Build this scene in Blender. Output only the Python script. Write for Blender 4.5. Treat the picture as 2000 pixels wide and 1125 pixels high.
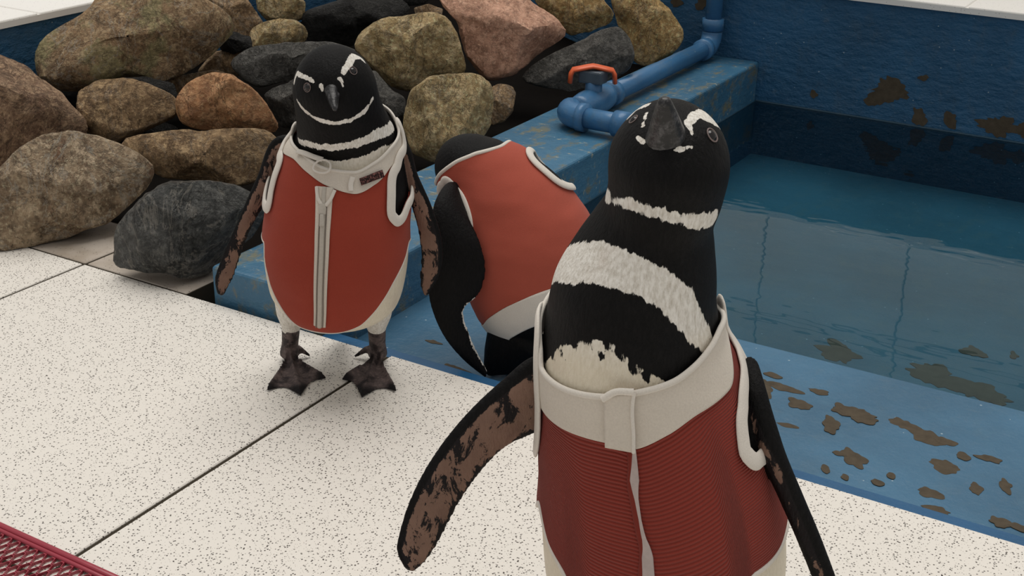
import bpy, bmesh, math, random
import numpy as np
from mathutils import Vector, Matrix, noise
from mathutils.bvhtree import BVHTree
from mathutils.kdtree import KDTree

for o in list(bpy.data.objects):
    bpy.data.objects.remove(o)
scn = bpy.context.scene
COL = scn.collection
random.seed(7)

# ------------------------------------------------------------------ camera
F, PITCH, YAW, ROLL, CAMH = 2510.0, .41242, -.53308, .01876, 1.0
fw = np.array([math.sin(YAW)*math.cos(PITCH), math.cos(YAW)*math.cos(PITCH), -math.sin(PITCH)])
_r = np.array([math.cos(YAW), -math.sin(YAW), 0.0]); _u = np.cross(_r, fw)
rt = math.cos(ROLL)*_r+math.sin(ROLL)*_u
up = -math.sin(ROLL)*_r+math.cos(ROLL)*_u
CC = np.array([0, 0, CAMH])
cam = bpy.data.cameras.new('camera'); cam.sensor_width = 36; cam.lens = 36*F/2000; cam.sensor_fit = 'HORIZONTAL'
cam.clip_start = .02
co = bpy.data.objects.new('camera', cam); COL.objects.link(co)
co.matrix_world = Matrix(((rt[0], up[0], -fw[0], CC[0]), (rt[1], up[1], -fw[1], CC[1]), (rt[2], up[2], -fw[2], CC[2]), (0, 0, 0, 1)))
scn.camera = co

# ------------------------------------------------------------------ light
w = bpy.data.worlds.new('overcast_sky'); scn.world = w; w.use_nodes = True
w.node_tree.nodes['Background'].inputs[0].default_value = (1.0, .975, .94, 1)
w.node_tree.nodes['Background'].inputs[1].default_value = .40
sd = bpy.data.lights.new('soft_daylight', 'SUN'); sd.energy = 2.05; sd.angle = math.radians(50); sd.color = (1, .965, .91)
so = bpy.data.objects.new('soft_daylight', sd); COL.objects.link(so)
so.rotation_euler = Vector((.12, -.22, -1.0)).to_track_quat('-Z', 'Y').to_euler()
scn.view_settings.view_transform = 'Standard'; scn.view_settings.look = 'None'
scn.view_settings.gamma = 1; scn.view_settings.use_curve_mapping = False
scn.view_settings.exposure = 0.0


# ------------------------------------------------------------------ pixel helpers
def pray(px, py):
    d = fw*F+rt*(px-1000)+up*(562.5-py)
    return d/np.linalg.norm(d)


def onz(px, py, z=0.0):
    d = pray(px, py); return CC+d*(z-CC[2])/d[2]


def ony(px, py, y):
    d = pray(px, py); return CC+d*(y/d[1])


def proj(P):
    d = np.asarray(P)-CC; k = d@fw
    return np.array([1000+F*(d@rt)/k, 562.5-F*(d@up)/k])


HF = np.array([fw[0], fw[1], 0]); HF /= np.linalg.norm(HF)


def atp(px, py, base, fwd=0.0):
    """point of the pixel's ray in the upright plane through base that faces the camera, fwd metres nearer"""
    d = pray(px, py); t = ((np.asarray(base)-CC)@HF-fwd)/(d@HF)
    return CC+d*t


def depth(P):
    return (np.asarray(P)-CC)@fw


# ------------------------------------------------------------------ object helpers
def tag(o, label=None, cat=None, group=None, kind=None):
    if label: o['label'] = label
    if cat: o['category'] = cat
    if group: o['group'] = group
    if kind: o['kind'] = kind
    return o


def empty(name, loc):
    o = bpy.data.objects.new(name, None); COL.objects.link(o); o.location = Vector(loc); o.empty_display_size = .05
    return o


def link(name, me, mat, parent=None, smooth=True):
    o = bpy.data.objects.new(name, me); COL.objects.link(o)
    if mat: me.materials.clear(); me.materials.append(mat)
    if smooth:
        me.polygons.foreach_set('use_smooth', [True]*len(me.polygons))
    if parent:
        o.parent = parent
    return o


def root_loc(o):
    v = Vector((0, 0, 0))
    while o is not None:
        v += o.location; o = o.parent
    return np.array(v)


def mesh(name, verts, faces, mat, parent=None, smooth=True, fixn=True):
    """world coordinates in; object sits at its parent's origin"""
    v = np.asarray(verts, float)
    if parent is not None: v = v-root_loc(parent)
    me = bpy.data.meshes.new(name)
    me.from_pydata(v.tolist(), [], [list(map(int, f)) for f in faces]); me.update()
    if fixn:
        bm = bmesh.new(); bm.from_mesh(me); bmesh.ops.recalc_face_normals(bm, faces=bm.faces); bm.to_mesh(me); bm.free()
    return link(name, me, mat, parent, smooth)


def boxv(x0, x1, y0, y1, z0, z1):
    v = [(x, y, z) for z in (z0, z1) for y in (y0, y1) for x in (x0, x1)]
    f = [(0, 2, 3, 1), (4, 5, 7, 6), (0, 1, 5, 4), (1, 3, 7, 5), (3, 2, 6, 7), (2, 0, 4, 6)]
    return v, f


def box(name, x0, x1, y0, y1, z0, z1, mat, parent=None, bevel=0.0, seg=2):
    v, f = boxv(x0, x1, y0, y1, z0, z1)
    v = np.asarray(v, float)
    if parent is not None: v = v-root_loc(parent)
    me = bpy.data.meshes.new(name); me.from_pydata(v.tolist(), [], f); me.update()
    if bevel:
        bm = bmesh.new(); bm.from_mesh(me)
        bmesh.ops.bevel(bm, geom=list(bm.edges), offset=bevel, segments=seg, affect='EDGES', profile=.5)
        bm.to_mesh(me); bm.free()
    return link(name, me, mat, parent, False)


def gridfaces(nr, nc, wrap=False, off=0):
    f = []
    for i in range(nr-1):
        for j in range(nc if wrap else nc-1):
            j2 = (j+1) % nc
            f.append((off+i*nc+j, off+i*nc+j2, off+(i+1)*nc+j2, off+(i+1)*nc+j))
    return f


def nrm(v):
    v = np.asarray(v, float); n = np.linalg.norm(v, axis=-1, keepdims=True); return v/np.maximum(n, 1e-9)


def tube(points, radii, n=16, closed=False, caps=True, normals=None, flat=1.0):
    """swept tube; with normals given the profile is radii wide and radii*flat high along the normal"""
    P = np.asarray(points, float); m = len(P)
    R = np.broadcast_to(np.asarray(radii, float), (m,))
    if closed: T = nrm(np.roll(P, -1, 0)-np.roll(P, 1, 0))
    else: T = nrm(np.gradient(P, axis=0))
    if normals is None:
        N = np.zeros_like(P); r = np.array([0, 0, 1.0]) if abs(T[0][2]) < .9 else np.array([1.0, 0, 0])
        for i in range(m):
            r = r-(r@T[i])*T[i]; r = r/np.linalg.norm(r); N[i] = r
    else:
        N = np.asarray(normals, float); N = nrm(N-(N*T).sum(1, keepdims=True)*T)
    B = np.cross(T, N)
    a = np.linspace(0, 2*np.pi, n, endpoint=False)
    V = P[:, None]+R[:, None, None]*(np.cos(a)[None, :, None]*B[:, None]+flat*np.sin(a)[None, :, None]*N[:, None])
    V = V.reshape(-1, 3); f = gridfaces(m, n, True)
    if closed:
        f += [((m-1)*n+j, (m-1)*n+(j+1) % n, (j+1) % n, j) for j in range(n)]
    elif caps:
        f.append(tuple(range(n))); f.append(tuple((m-1)*n+j for j in range(n)))
    return V, f


def pchip(x, y, q):
    x = np.asarray(x, float); y = np.asarray(y, float)
    if y.ndim == 1: y = y[:, None]; sq = True
    else: sq = False
    h = np.diff(x); d = np.diff(y, axis=0)/h[:, None]
    m = np.zeros_like(y)
    for k in range(1, len(x)-1):
        w1 = 2*h[k]+h[k-1]; w2 = h[k]+2*h[k-1]
        ok = d[k-1]*d[k] > 0
        with np.errstate(divide='ignore', invalid='ignore'):
            hm = (w1+w2)/(w1/d[k-1]+w2/d[k])
        m[k] = np.where(ok, hm, 0)
    m[0] = d[0]; m[-1] = d[-1]
    q = np.clip(np.asarray(q, float), x[0], x[-1]); i = np.clip(np.searchsorted(x, q)-1, 0, len(h)-1)
    s = ((q-x[i])/h[i])[:, None]; hh = h[i][:, None]
    r = (y[i]*(1+2*s)*(1-s)**2+hh*m[i]*s*(1-s)**2+y[i+1]*s*s*(3-2*s)+hh*m[i+1]*s*s*(s-1))
    return r[:, 0] if sq else r


def smoothcurve(P, n):
    P = np.asarray(P, float); d = np.r_[0, np.cumsum(np.linalg.norm(np.diff(P, axis=0), axis=1)+1e-9)]
    # Catmull-Rom through the points
    q = np.linspace(0, d[-1], n); i = np.clip(np.searchsorted(d, q)-1, 0, len(P)-2)
    m = np.gradient(P, d, axis=0, edge_order=1)
    h = (d[i+1]-d[i])[:, None]; s = ((q-d[i])/(d[i+1]-d[i]))[:, None]
    return P[i]*(1+2*s)*(1-s)**2+h*m[i]*s*(1-s)**2+P[i+1]*s*s*(3-2*s)+h*m[i+1]*s*s*(s-1)


# ------------------------------------------------------------------ materials
class NT:
    def __init__(self, name, rough=.6, spec=.4):
        self.m = bpy.data.materials.new(name); self.m.use_nodes = True
        self.t = self.m.node_tree; self.b = self.t.nodes['Principled BSDF']
        self.b.inputs['Roughness'].default_value = rough
        self.b.inputs['Specular IOR Level'].default_value = spec
        self._co = None

    def n(self, typ, ins=None, **kw):
        nd = self.t.nodes.new(typ)
        for k, v in kw.items(): setattr(nd, k, v)
        for k, v in (ins or {}).items(): self.set(nd.inputs[k], v)
        return nd

    def set(self, sock, v):
        if hasattr(v, 'is_output') or isinstance(v, bpy.types.NodeSocket): self.t.links.new(v, sock)
        elif isinstance(v, (tuple, list)) and len(v) == 3 and sock.type == 'RGBA': sock.default_value = (*v, 1)
        else: sock.default_value = v

    def obj(self):
        if self._co is None: self._co = self.n('ShaderNodeTexCoord').outputs['Object']
        return self._co

    def pos(self, scale=(1, 1, 1), src=None, rot=(0, 0, 0)):
        mp = self.n('ShaderNodeMapping', {'Vector': src or self.obj(), 'Scale': scale, 'Rotation': rot}); return mp.outputs[0]

    def noise(self, scale, detail=4, rough=.55, vec=None, out='Fac', dist=0.0):
        return self.n('ShaderNodeTexNoise', {'Vector': vec or self.obj(), 'Scale': scale, 'Detail': detail, 'Roughness': rough, 'Distortion': dist}).outputs[out]

    def voro(self, scale, vec=None, out='Distance', feature='F1', rnd=1.0):
        nd = self.n('ShaderNodeTexVoronoi', feature=feature); self.set(nd.inputs['Vector'], vec or self.obj())
        nd.inputs['Scale'].default_value = scale; nd.inputs['Randomness'].default_value = rnd
        return nd.outputs[out]

    def ramp(self, fac, stops, interp='LINEAR'):
        nd = self.n('ShaderNodeValToRGB', {'Fac': fac}); cr = nd.color_ramp; cr.interpolation = interp
        while len(cr.elements) < len(stops): cr.elements.new(.5)
        for e, (p, c) in zip(cr.elements, stops):
            e.position = p; e.color = (*c, 1) if not isinstance(c, (int, float)) else (c, c, c, 1)
        return nd.outputs[0]

    def math(self, op, a, b=0.0, c=None, clamp=False):
        nd = self.n('ShaderNodeMath', operation=op, use_clamp=clamp); self.set(nd.inputs[0], a); self.set(nd.inputs[1], b)
        if c is not None: self.set(nd.inputs[2], c)
        return nd.outputs[0]

    def mix(self, fac, a, b, blend='MIX'):
        nd = self.n('ShaderNodeMix', data_type='RGBA', blend_type=blend)
        self.set(nd.inputs[0], fac); self.set(nd.inputs[6], a); self.set(nd.inputs[7], b)
        return nd.outputs[2]

    def step(self, v, lo, hi):
        nd = self.n('ShaderNodeMapRange', {'Value': v, 'From Min': lo, 'From Max': hi}, interpolation_type='SMOOTHSTEP'); return nd.outputs[0]

    def attr(self, name):
        return self.n('ShaderNodeAttribute', attribute_name=name).outputs['Fac']

    def bump(self, h, strength=.3, dist=.002, prev=None):
        nd = self.n('ShaderNodeBump', {'Height': h, 'Strength': strength, 'Distance': dist})
        if prev is not None: self.t.links.new(prev, nd.inputs['Normal'])
        return nd.outputs[0]

    def out(self, col=None, normal=None, rough=None):
        if col is not None: self.set(self.b.inputs['Base Color'], col)
        if normal is not None: self.t.links.new(normal, self.b.inputs['Normal'])
        if rough is not None: self.set(self.b.inputs['Roughness'], rough)
        return self.m


def plain(name, c, rough=.6, spec=.4, var=.12, sc=40, bump=0.0):
    t = NT(name, rough, spec)
    n = t.noise(sc)
    col = t.mix(n, tuple(x*(1-var) for x in c), tuple(min(1, x*(1+var)) for x in c))
    return t.out(col, t.bump(t.noise(sc*4), bump, .001) if bump else None)


def m_terrazzo(name, base, speck, dens=.36, dirt=0.0):
    t = NT(name, .45, .35)
    v1 = t.n('ShaderNodeTexVoronoi', {'Vector': t.obj(), 'Scale': 225.0}, feature='F1')
    v2 = t.n('ShaderNodeTexVoronoi', {'Vector': t.pos((1, 1, 1), rot=(0, 0, .6)), 'Scale': 370.0}, feature='F1')
    r1 = t.n('ShaderNodeSeparateColor', {'Color': v1.outputs['Color']}).outputs[0]
    r2 = t.n('ShaderNodeSeparateColor', {'Color': v2.outputs['Color']}).outputs[1]
    edge = t.math('MULTIPLY', t.noise(420, 2), .22)
    s1 = t.math('MULTIPLY', t.math('LESS_THAN', t.math('ADD', v1.outputs['Distance'], edge), .40), t.math('LESS_THAN', r1, dens))
    s2 = t.math('MULTIPLY', t.math('LESS_THAN', t.math('ADD', v2.outputs['Distance'], edge), .36), t.math('LESS_THAN', r2, dens*.55))
    s = t.math('MAXIMUM', s1, t.math('MULTIPLY', s2, .8))
    tone = t.math('MULTIPLY', s, t.math('ADD', .55, t.math('MULTIPLY', r2, .6)), clamp=True)
    b2 = t.mix(t.noise(3, 3), tuple(x*.95 for x in base), base)
    if dirt: b2 = t.mix(t.step(t.noise(9, 4), .42, .7), b2, tuple(x*(1-dirt) for x in (base[0], base[1]*.95, base[2]*.88)))
    return t.out(t.mix(tone, b2, speck))


def m_blue(name, c, chips=0.0, grime=.0, rough=.45, bump=.25, hue=(.06, .20, .30), streak=0.0):
    t = NT(name, rough, .45)
    n = t.noise(3.2, 5); n2 = t.noise(22, 5, .6)
    col = t.mix(t.step(n, .3, .7), tuple(x*.80 for x in c), tuple(x*1.12 for x in c))
    col = t.mix(t.math('MULTIPLY', t.step(n2, .5, .75), .35), col, hue)
    if grime:
        g = t.step(t.noise(14, 6, .7, t.pos((1.6, .7, 1.0))), .50, .66)
        col = t.mix(t.math('MULTIPLY', g, grime), col, (.16, .165, .12))
        g2 = t.step(t.noise(38, 5, .7, t.pos((.6, 1.6, 1))), .60, .70)
        col = t.mix(t.math('MULTIPLY', g2, grime*.8), col, (.36, .36, .27))
    if chips:
        ch = t.step(t.noise(9, 6, .62), chips, chips+.02)
        col = t.mix(ch, col, (.085, .075, .05))
    sp = t.math('MULTIPLY', t.math('LESS_THAN', t.voro(26), .05), .7)
    col = t.mix(sp, col, (.38, .47, .52))
    h = t.math('ADD', t.noise(26, 6, .6, t.pos((1, 1, 2.2))), t.math('MULTIPLY', t.noise(120, 3), .3))
    return t.out(col, t.bump(h, bump, .012))


def m_rock(name, c1, c2, c3, rough=.62, veins=.0, spots=.0, sc=9.0, bump=.9, spec=.35, moss=None, stain=None):
    t = NT(name, rough, spec)
    n1 = t.noise(sc, 8, .68, dist=.8); n2 = t.noise(sc*4.5, 7, .74, dist=.4); n3 = t.noise(sc*15, 5, .7)
    col = t.mix(t.step(n1, .36, .64), tuple(x*.85 for x in c1), tuple(min(1, x*1.12) for x in c2))
    col = t.mix(t.math('MULTIPLY', t.step(n2, .48, .64), .85), col, tuple(min(1, x*1.15) for x in c3))
    if stain: col = t.mix(t.math('MULTIPLY', t.step(t.noise(sc*.55, 6, .7, dist=1.0), .52, .62), .75), col, stain)
    if moss: col = t.mix(t.math('MULTIPLY', t.step(t.noise(sc*.6, 7, .72), .47, .56), .8), col, moss)
    col = t.mix(t.math('MULTIPLY', t.step(n3, .50, .70), .55), col, tuple(min(1, x*1.7) for x in c3))
    pit = t.step(t.noise(sc*8, 6, .75), .50, .64)
    col = t.mix(t.math('MULTIPLY', pit, .42), col, tuple(x*.22 for x in c1))
    ck = t.step(t.math('ABSOLUTE', t.math('SUBTRACT', t.noise(sc*1.3, 6, .62, dist=1.2), .5)), .014, .0)
    col = t.mix(t.math('MULTIPLY', ck, .45), col, tuple(x*.20 for x in c1))
    if veins:
        vv = t.step(t.math('ABSOLUTE', t.math('SUBTRACT', t.noise(sc*.7, 6, .6, dist=1.6), .5)), .020, .0)
        col = t.mix(t.math('MULTIPLY', vv, veins), col, (.50, .46, .39))
    if spots:
        col = t.mix(t.math('MULTIPLY', t.step(t.noise(sc*2.6, 6, .78), .60, .68), spots), col, (.55, .52, .47))
    h = t.math('ADD', t.math('ADD', t.math('MULTIPLY', n1, .9), t.math('MULTIPLY', n2, .7)), t.math('MULTIPLY', n3, .40))
    h = t.math('SUBTRACT', t.math('SUBTRACT', h, t.math('MULTIPLY', ck, .25)), t.math('MULTIPLY', pit, .12))
    return t.out(col, t.bump(h, bump, .032))


def m_feather():
    t = NT('penguin_plumage', .55, .17)
    v = t.pos((1, 1, .30))
    jag = t.math('SUBTRACT', t.noise(170, 3, .7, v), .5)
    jag2 = t.math('SUBTRACT', t.noise(60, 3, .6, v), .5)
    wv = t.math('ADD', t.attr('white'), t.math('ADD', t.math('MULTIPLY', jag, .011), t.math('MULTIPLY', jag2, .010)))
    wm = t.step(wv, -.0007, .0009)
    fine = t.noise(330, 4, .7, v); soft = t.noise(16, 3)
    blk = t.mix(t.step(fine, .35, .8), (.0010, .0009, .0010), (.0060, .0052, .0056))
    wht = t.mix(t.step(fine, .25, .7), (.62, .575, .50), (.96, .93, .87))
    wht = t.mix(t.math('MULTIPLY', t.attr('cream'), .75), wht, (.80, .71, .54))
    wht = t.mix(t.math('MULTIPLY', t.step(soft, .52, .75), .35), wht, (.52, .40, .32))
    col = t.mix(wm, blk, wht)
    # bare, mottled underside of the flippers
    mot = t.noise(46, 7, .72, t.pos((1, 1, .55)), dist=.5)
    mv = t.math('ADD', mot, t.math('MULTIPLY', t.step(t.attr('under'), .013, .0), .12))
    skin = t.mix(t.noise(30), (.125, .072, .055), (.31, .19, .14))
    skin = t.mix(t.step(mv, .53, .565), skin, (.010, .008, .009))
    col = t.mix(t.step(t.attr('under'), .0005, .0035), col, skin)
    # scaly grey feet
    fm = t.step(t.voro(150), .25, .6)
    fcol = t.mix(t.step(t.noise(48, 5, .7), .44, .62), (.165, .125, .118), (.030, .023, .024))
    fcol = t.mix(t.math('MULTIPLY', fm, .4), fcol, (.05, .038, .038))
    fcol = t.mix(t.step(t.attr('claw'), .2, .8), fcol, (.010, .008, .009))
    col = t.mix(t.step(t.attr('foot'), .35, .6), col, fcol)
    hb = t.math('ADD', fine, t.math('MULTIPLY', t.noise(110, 3, .6, v), .8))
    t.b.inputs['Sheen Weight'].default_value = .0
    t.b.inputs['Sheen Roughness'].default_value = .4
    return t.out(col, t.bump(hb, .55, .0035))


def m_cloth(name, c, ribs=0.0, spec=.15, weave=900):
    t = NT(name, .85, spec)
    uv = t.n('ShaderNodeUVMap').outputs[0]
    n = t.noise(7, 4)
    col = t.mix(n, tuple(x*.80 for x in c), tuple(x*1.15 for x in c))
    fine = t.noise(weave, 2)
    col = t.mix(t.math('MULTIPLY', fine, .45), col, tuple(x*.55 for x in c))
    bmp = t.bump(fine, .35, .0012)
    if ribs:
        wv = t.n('ShaderNodeTexWave', {'Vector': uv, 'Scale': ribs, 'Distortion': .35, 'Detail': 1.0, 'Detail Scale': 2.0}, bands_direction='Y', wave_profile='SIN')
        f = wv.outputs['Fac']
        col = t.mix(t.math('MULTIPLY', t.step(f, .45, .0), .62), col, tuple(x*.42 for x in c))
        bmp = t.bump(f, .8, .0022, bmp)
    t.b.inputs['Sheen Weight'].default_value = .08
    return t.out(col, bmp)


def m_water():
    m = bpy.data.materials.new('pool_water'); m.use_nodes = True; t = m.node_tree; t.nodes.clear()
    N = t.nodes.new
    o = N('ShaderNodeOutputMaterial'); mx = N('ShaderNodeMixShader'); tr = N('ShaderNodeBsdfTransparent'); gl = N('ShaderNodeBsdfGlossy')
    fr = N('ShaderNodeFresnel'); fr.inputs['IOR'].default_value = 1.36
    tr.inputs[0].default_value = (.54, .77, .86, 1); gl.inputs['Roughness'].default_value = .0
    gl.inputs[0].default_value = (1, 1, 1, 1)
    tc = N('ShaderNodeTexCoord'); mp = N('ShaderNodeMapping'); mp.inputs['Scale'].default_value = (1, 2.2, 1)
    nz = N('ShaderNodeTexNoise'); nz.inputs['Scale'].default_value = 5.5; nz.inputs['Detail'].default_value = 2.0
    bp = N('ShaderNodeBump'); bp.inputs['Strength'].default_value = .10; bp.inputs['Distance'].default_value = .010
    L = t.links.new
    L(tc.outputs['Object'], mp.inputs[0]); L(mp.outputs[0], nz.inputs['Vector']); L(nz.outputs['Fac'], bp.inputs['Height'])
    L(bp.outputs[0], gl.inputs['Normal']); L(bp.outputs[0], fr.inputs['Normal'])
    L(fr.outputs[0], mx.inputs[0]); L(tr.outputs[0], mx.inputs[1]); L(gl.outputs[0], mx.inputs[2]); L(mx.outputs[0], o.inputs[0])
    return m


M = {}
M['tile'] = m_terrazzo('speckled_floor_tile', (.80, .76, .70), (.055, .045, .040), .70)
M['tile_dirty'] = m_terrazzo('stained_floor_tile', (.50, .44, .38), (.16, .13, .11), .18, .3)
M['deck'] = m_terrazzo('white_deck_tile', (.92, .90, .86), (.5, .48, .45), .12)
M['grout'] = plain('brown_grout', (.045, .037, .026), .9, .1)
M['ledge'] = m_blue('blue_ledge_paint', (.042, .145, .250), 0, 1.0, .42, .35, (.10, .24, .33))
M['wall_blue'] = m_blue('blue_wall_paint', (.022, .108, .225), 0, .10, .5, .75, (.015, .06, .12))
M['shelf'] = m_blue('blue_shelf_paint', (.050, .145, .245), 0, .06, .40, .25, (.06, .17, .27))
M['rim'] = m_blue('deep_blue_rim_paint', (.016, .095, .215), 0, 0, .4, .15, (.02, .10, .2))
M['poolfloor'] = m_blue('blue_pool_floor_paint', (.045, .125, .165), 0, .15, .6, .3, (.05, .13, .16))
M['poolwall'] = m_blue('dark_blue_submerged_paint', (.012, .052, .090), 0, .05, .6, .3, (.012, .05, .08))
M['chip'] = plain('bare_brown_concrete', (.078, .062, .043), .85, .2, .45, 60, .6)
M['water'] = m_water()
M['bed'] = plain('gap_shade_wet_soil', (.0045, .0035, .0028), .9, .05, .4, 20, .6)  # near-black base stands in for the shade in the gaps between rocks
M['whitewall'] = plain('white_wall_panel', (.82, .80, .76), .6, .3, .06, 3)
M['joint'] = plain('grey_panel_joint', (.34, .33, .31), .8)
M['pvc'] = m_blue('blue_pvc_paint', (.050, .165, .335), 0, .18, .33, .12, (.07, .20, .36))
M['orange'] = plain('orange_plastic', (.72, .115, .030), .4, .5, .15, 60)
M['steel'] = plain('dull_blue_grey_metal', (.070, .095, .12), .45, .5, .3, 60)
M['mat'] = plain('red_vinyl', (.31, .030, .050), .28, .6, .15, 30)
M['feather'] = m_feather()
M['bill'] = (lambda t: t.out(t.mix(t.step(t.noise(120, 5, .7), .45, .7), (.006, .006, .007), (.095, .092, .095)), t.bump(t.noise(160), .5, .002)))(NT('horny_bill', .38, .5))
M['eye'] = plain('dark_eye', (.006, .004, .004), .06, .6, .1)
M['eyering'] = plain('pale_pink_eye_skin', (.20, .155, .145), .7, .3, .3, 200)
M['facepink'] = plain('pink_bare_face_skin', (.34, .235, .20), .7, .3, .35, 160)
M['red_plain'] = m_cloth('rust_red_jersey', (.36, .056, .033))
M['red_light'] = m_cloth('coral_red_jersey', (.46, .098, .064))
M['red_rib'] = m_cloth('rust_red_ribbed_jersey', (.335, .050, .034), ribs=1.0)
M['trim'] = m_cloth('off_white_binding', (.82, .765, .69), 0, .2, 700)
M['trim_dull'] = m_cloth('greyish_white_collar_cloth', (.75, .68, .59), 0, .2, 500)
M['zip'] = plain('pale_zip_plastic', (.50, .46, .40), .45, .4, .12, 300)
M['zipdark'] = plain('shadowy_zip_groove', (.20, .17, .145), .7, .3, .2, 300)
M['lining'] = plain('pale_shiny_seam_tape', (.46, .38, .36), .4, .4, .2, 150)
M['label'] = (lambda t: t.out(t.mix(t.step(t.noise(520, 3, .7, t.pos((1, 1, .6))), .50, .56), (.022, .010, .010), (.20, .085, .075))))(NT('woven_dark_label', .7, .2))
ROCKM = {
    'brown': m_rock('brown_rock', (0.279, 0.165, 0.081), (0.476, 0.310, 0.161), (0.627, 0.431, 0.253), veins=.35, spots=.15),
    'mossy': m_rock('brown_green_rock', (0.291, 0.173, 0.085), (0.500, 0.320, 0.173), (0.650, 0.464, 0.273), veins=.5, spots=.3, moss=(0.406, 0.364, 0.173)),
    'pinkbrown': m_rock('pinkish_brown_rock', (0.268, 0.150, 0.091), (0.465, 0.298, 0.185), (0.627, 0.420, 0.263), spots=.12),
    'speckled': m_rock('grey_brown_rock', (0.245, 0.159, 0.091), (0.500, 0.364, 0.232), (0.674, 0.518, 0.353), spots=.35, veins=.5, stain=(0.263, 0.126, 0.067)),
    'orange': m_rock('orange_brown_rock', (0.442, 0.203, 0.088), (0.662, 0.342, 0.157), (0.720, 0.408, 0.212), sc=6),
    'layered': m_rock('layered_brown_rock', (0.245, 0.146, 0.069), (0.465, 0.301, 0.154), (0.593, 0.408, 0.222), veins=.2),
    'tan': m_rock('tan_rock', (0.429, 0.292, 0.121), (0.627, 0.442, 0.218), (0.767, 0.587, 0.333), sc=7, veins=.2),
    'golden': m_rock('golden_tan_rock', (0.465, 0.277, 0.097), (0.674, 0.431, 0.173), (0.813, 0.574, 0.283), sc=7, veins=.2),
    'red': m_rock('dull_red_rock', (0.429, 0.217, 0.137), (0.593, 0.331, 0.226), (0.674, 0.398, 0.278), sc=11, bump=.4),
    'charcoal': m_rock('charcoal_rock', (0.034, 0.035, 0.032), (0.081, 0.083, 0.078), (0.146, 0.146, 0.134), rough=.30, spots=.35, spec=.6, veins=.35),
    'slate': m_rock('grey_slate_rock', (0.081, 0.077, 0.068), (0.138, 0.132, 0.119), (0.194, 0.185, 0.168), rough=.5, spots=.10),
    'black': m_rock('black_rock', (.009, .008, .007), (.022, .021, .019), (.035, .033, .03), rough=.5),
}

# ================================================================== setting
ZS, ZW, ZL, ZD = -.05, -.056, .068, .307          # shelf, water, ledge top, deck
YE, XL0, XL1, YB, XW = 1.605, -1.667, -1.340, 3.74, -2.73
YS = 2.10                                          # outer edge of the shelf
ZP = -.225                                         # visible pool bottom

fl = box('floor', -4.0, 2.2, -1.6, YE-.004, -.06, -.003, M['grout']); tag(fl, kind='structure')
box('grout_bed', -4.0, XL0, YE-.004, 2.95, -.06, -.003, M['grout'], fl)
g = .0035
xs = [-4.19, -3.44, -2.69, -1.94, -1.19, -.47, .28, 1.03, 1.78]
ys = [-1.395, -.645, .105, .855, YE]
for i in range(len(xs)-1):
    for j in range(len(ys)-1):
        y1 = ys[j+1]-(0 if j == len(ys)-2 and xs[i] > -1.7 else g)
        box('floor_tile', xs[i]+g, xs[i+1]-g, ys[j]+g, y1, -.025, 0, M['tile'], fl, .0015, 1)
for i in range(3):
    box('floor_tile', xs[i]+g, xs[i+1]-g, YE+g, 2.35, -.025, -.001, M['tile_dirty'], fl, .0015, 1)
box('floor_tile', -1.94+g, XL0-.002, YE+g, 2.35, -.025, -.001, M['tile_dirty'], fl, .0015, 1)

# pool shell
rim = box('trim_1', XL1, 2.2, YE-.002, YE+.026, -.3, -.004, M['rim']); tag(rim, 'deep blue painted rim strip along the tile edge', kind='structure')
shelf = box('pool_shelf', XL0, 2.2, YE+.028, YS, -.5, ZS, M['shelf'], None, .006, 2); tag(shelf, 'blue painted shelf with worn brown patches beside the floor tiles', kind='structure')
ledge = box('ledge', XL0+.06, XL1, YE+.010, YB, -.5, ZL, M['ledge'], None, .008, 3); tag(ledge, 'raised blue painted ledge between rocks and pool', kind='structure')
pf = box('pool_floor', XL1-.05, 2.2, YS-.02, YB+.02, -.5, ZP, M['poolfloor']); tag(pf, kind='structure')
wb = box('wall_back', XW-.3, 2.2, YB, YB+.25, -.5, ZD-.02, M['wall_blue']); tag(wb, kind='structure')
wl = box('wall_left', XW-.25, XW, 1.2, YB+.25, -.06, ZD-.02, M['wall_blue']); tag(wl, kind='structure')
# darker waterline below: slight bulged plaster lip where the wall meets the water
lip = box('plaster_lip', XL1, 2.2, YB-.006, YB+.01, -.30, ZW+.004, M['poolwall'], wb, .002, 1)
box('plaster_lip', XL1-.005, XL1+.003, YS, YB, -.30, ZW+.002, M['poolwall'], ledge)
# white deck above the walls
dk = box('deck_back', XW-.3, 2.2, YB-.012, 5.9, ZD-.02, ZD-.004, M['deck']); tag(dk, 'white tiled deck above the back pool wall', kind='structure')
dl = box('deck_left', -5.2, XW+.012, 1.0, YB-.015, ZD-.02, ZD-.004, M['deck']); tag(dl, 'white tiled deck above the left wall', kind='structure')
for i in range(7):
    for j in range(2):
        x0 = -3.0+i*.75; box('deck_tile', x0+g, x0+.75-g, YB-.014+j*.75+g, YB-.014+(j+1)*.75-g, ZD-.012, ZD, M['deck'], dk, .002, 1)
for i in range(3):
    for j in range(4):
        x1 = XW+.014-i*.75; y0 = onz(75, 25, ZD)[1]-1.5+j*.75
        box('deck_tile', x1-.75+g, x1-g, max(y0+g, 1.0), min(y0+.75-g, YB-.02), ZD-.012, ZD, M['deck'], dl, .002, 1)
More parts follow.
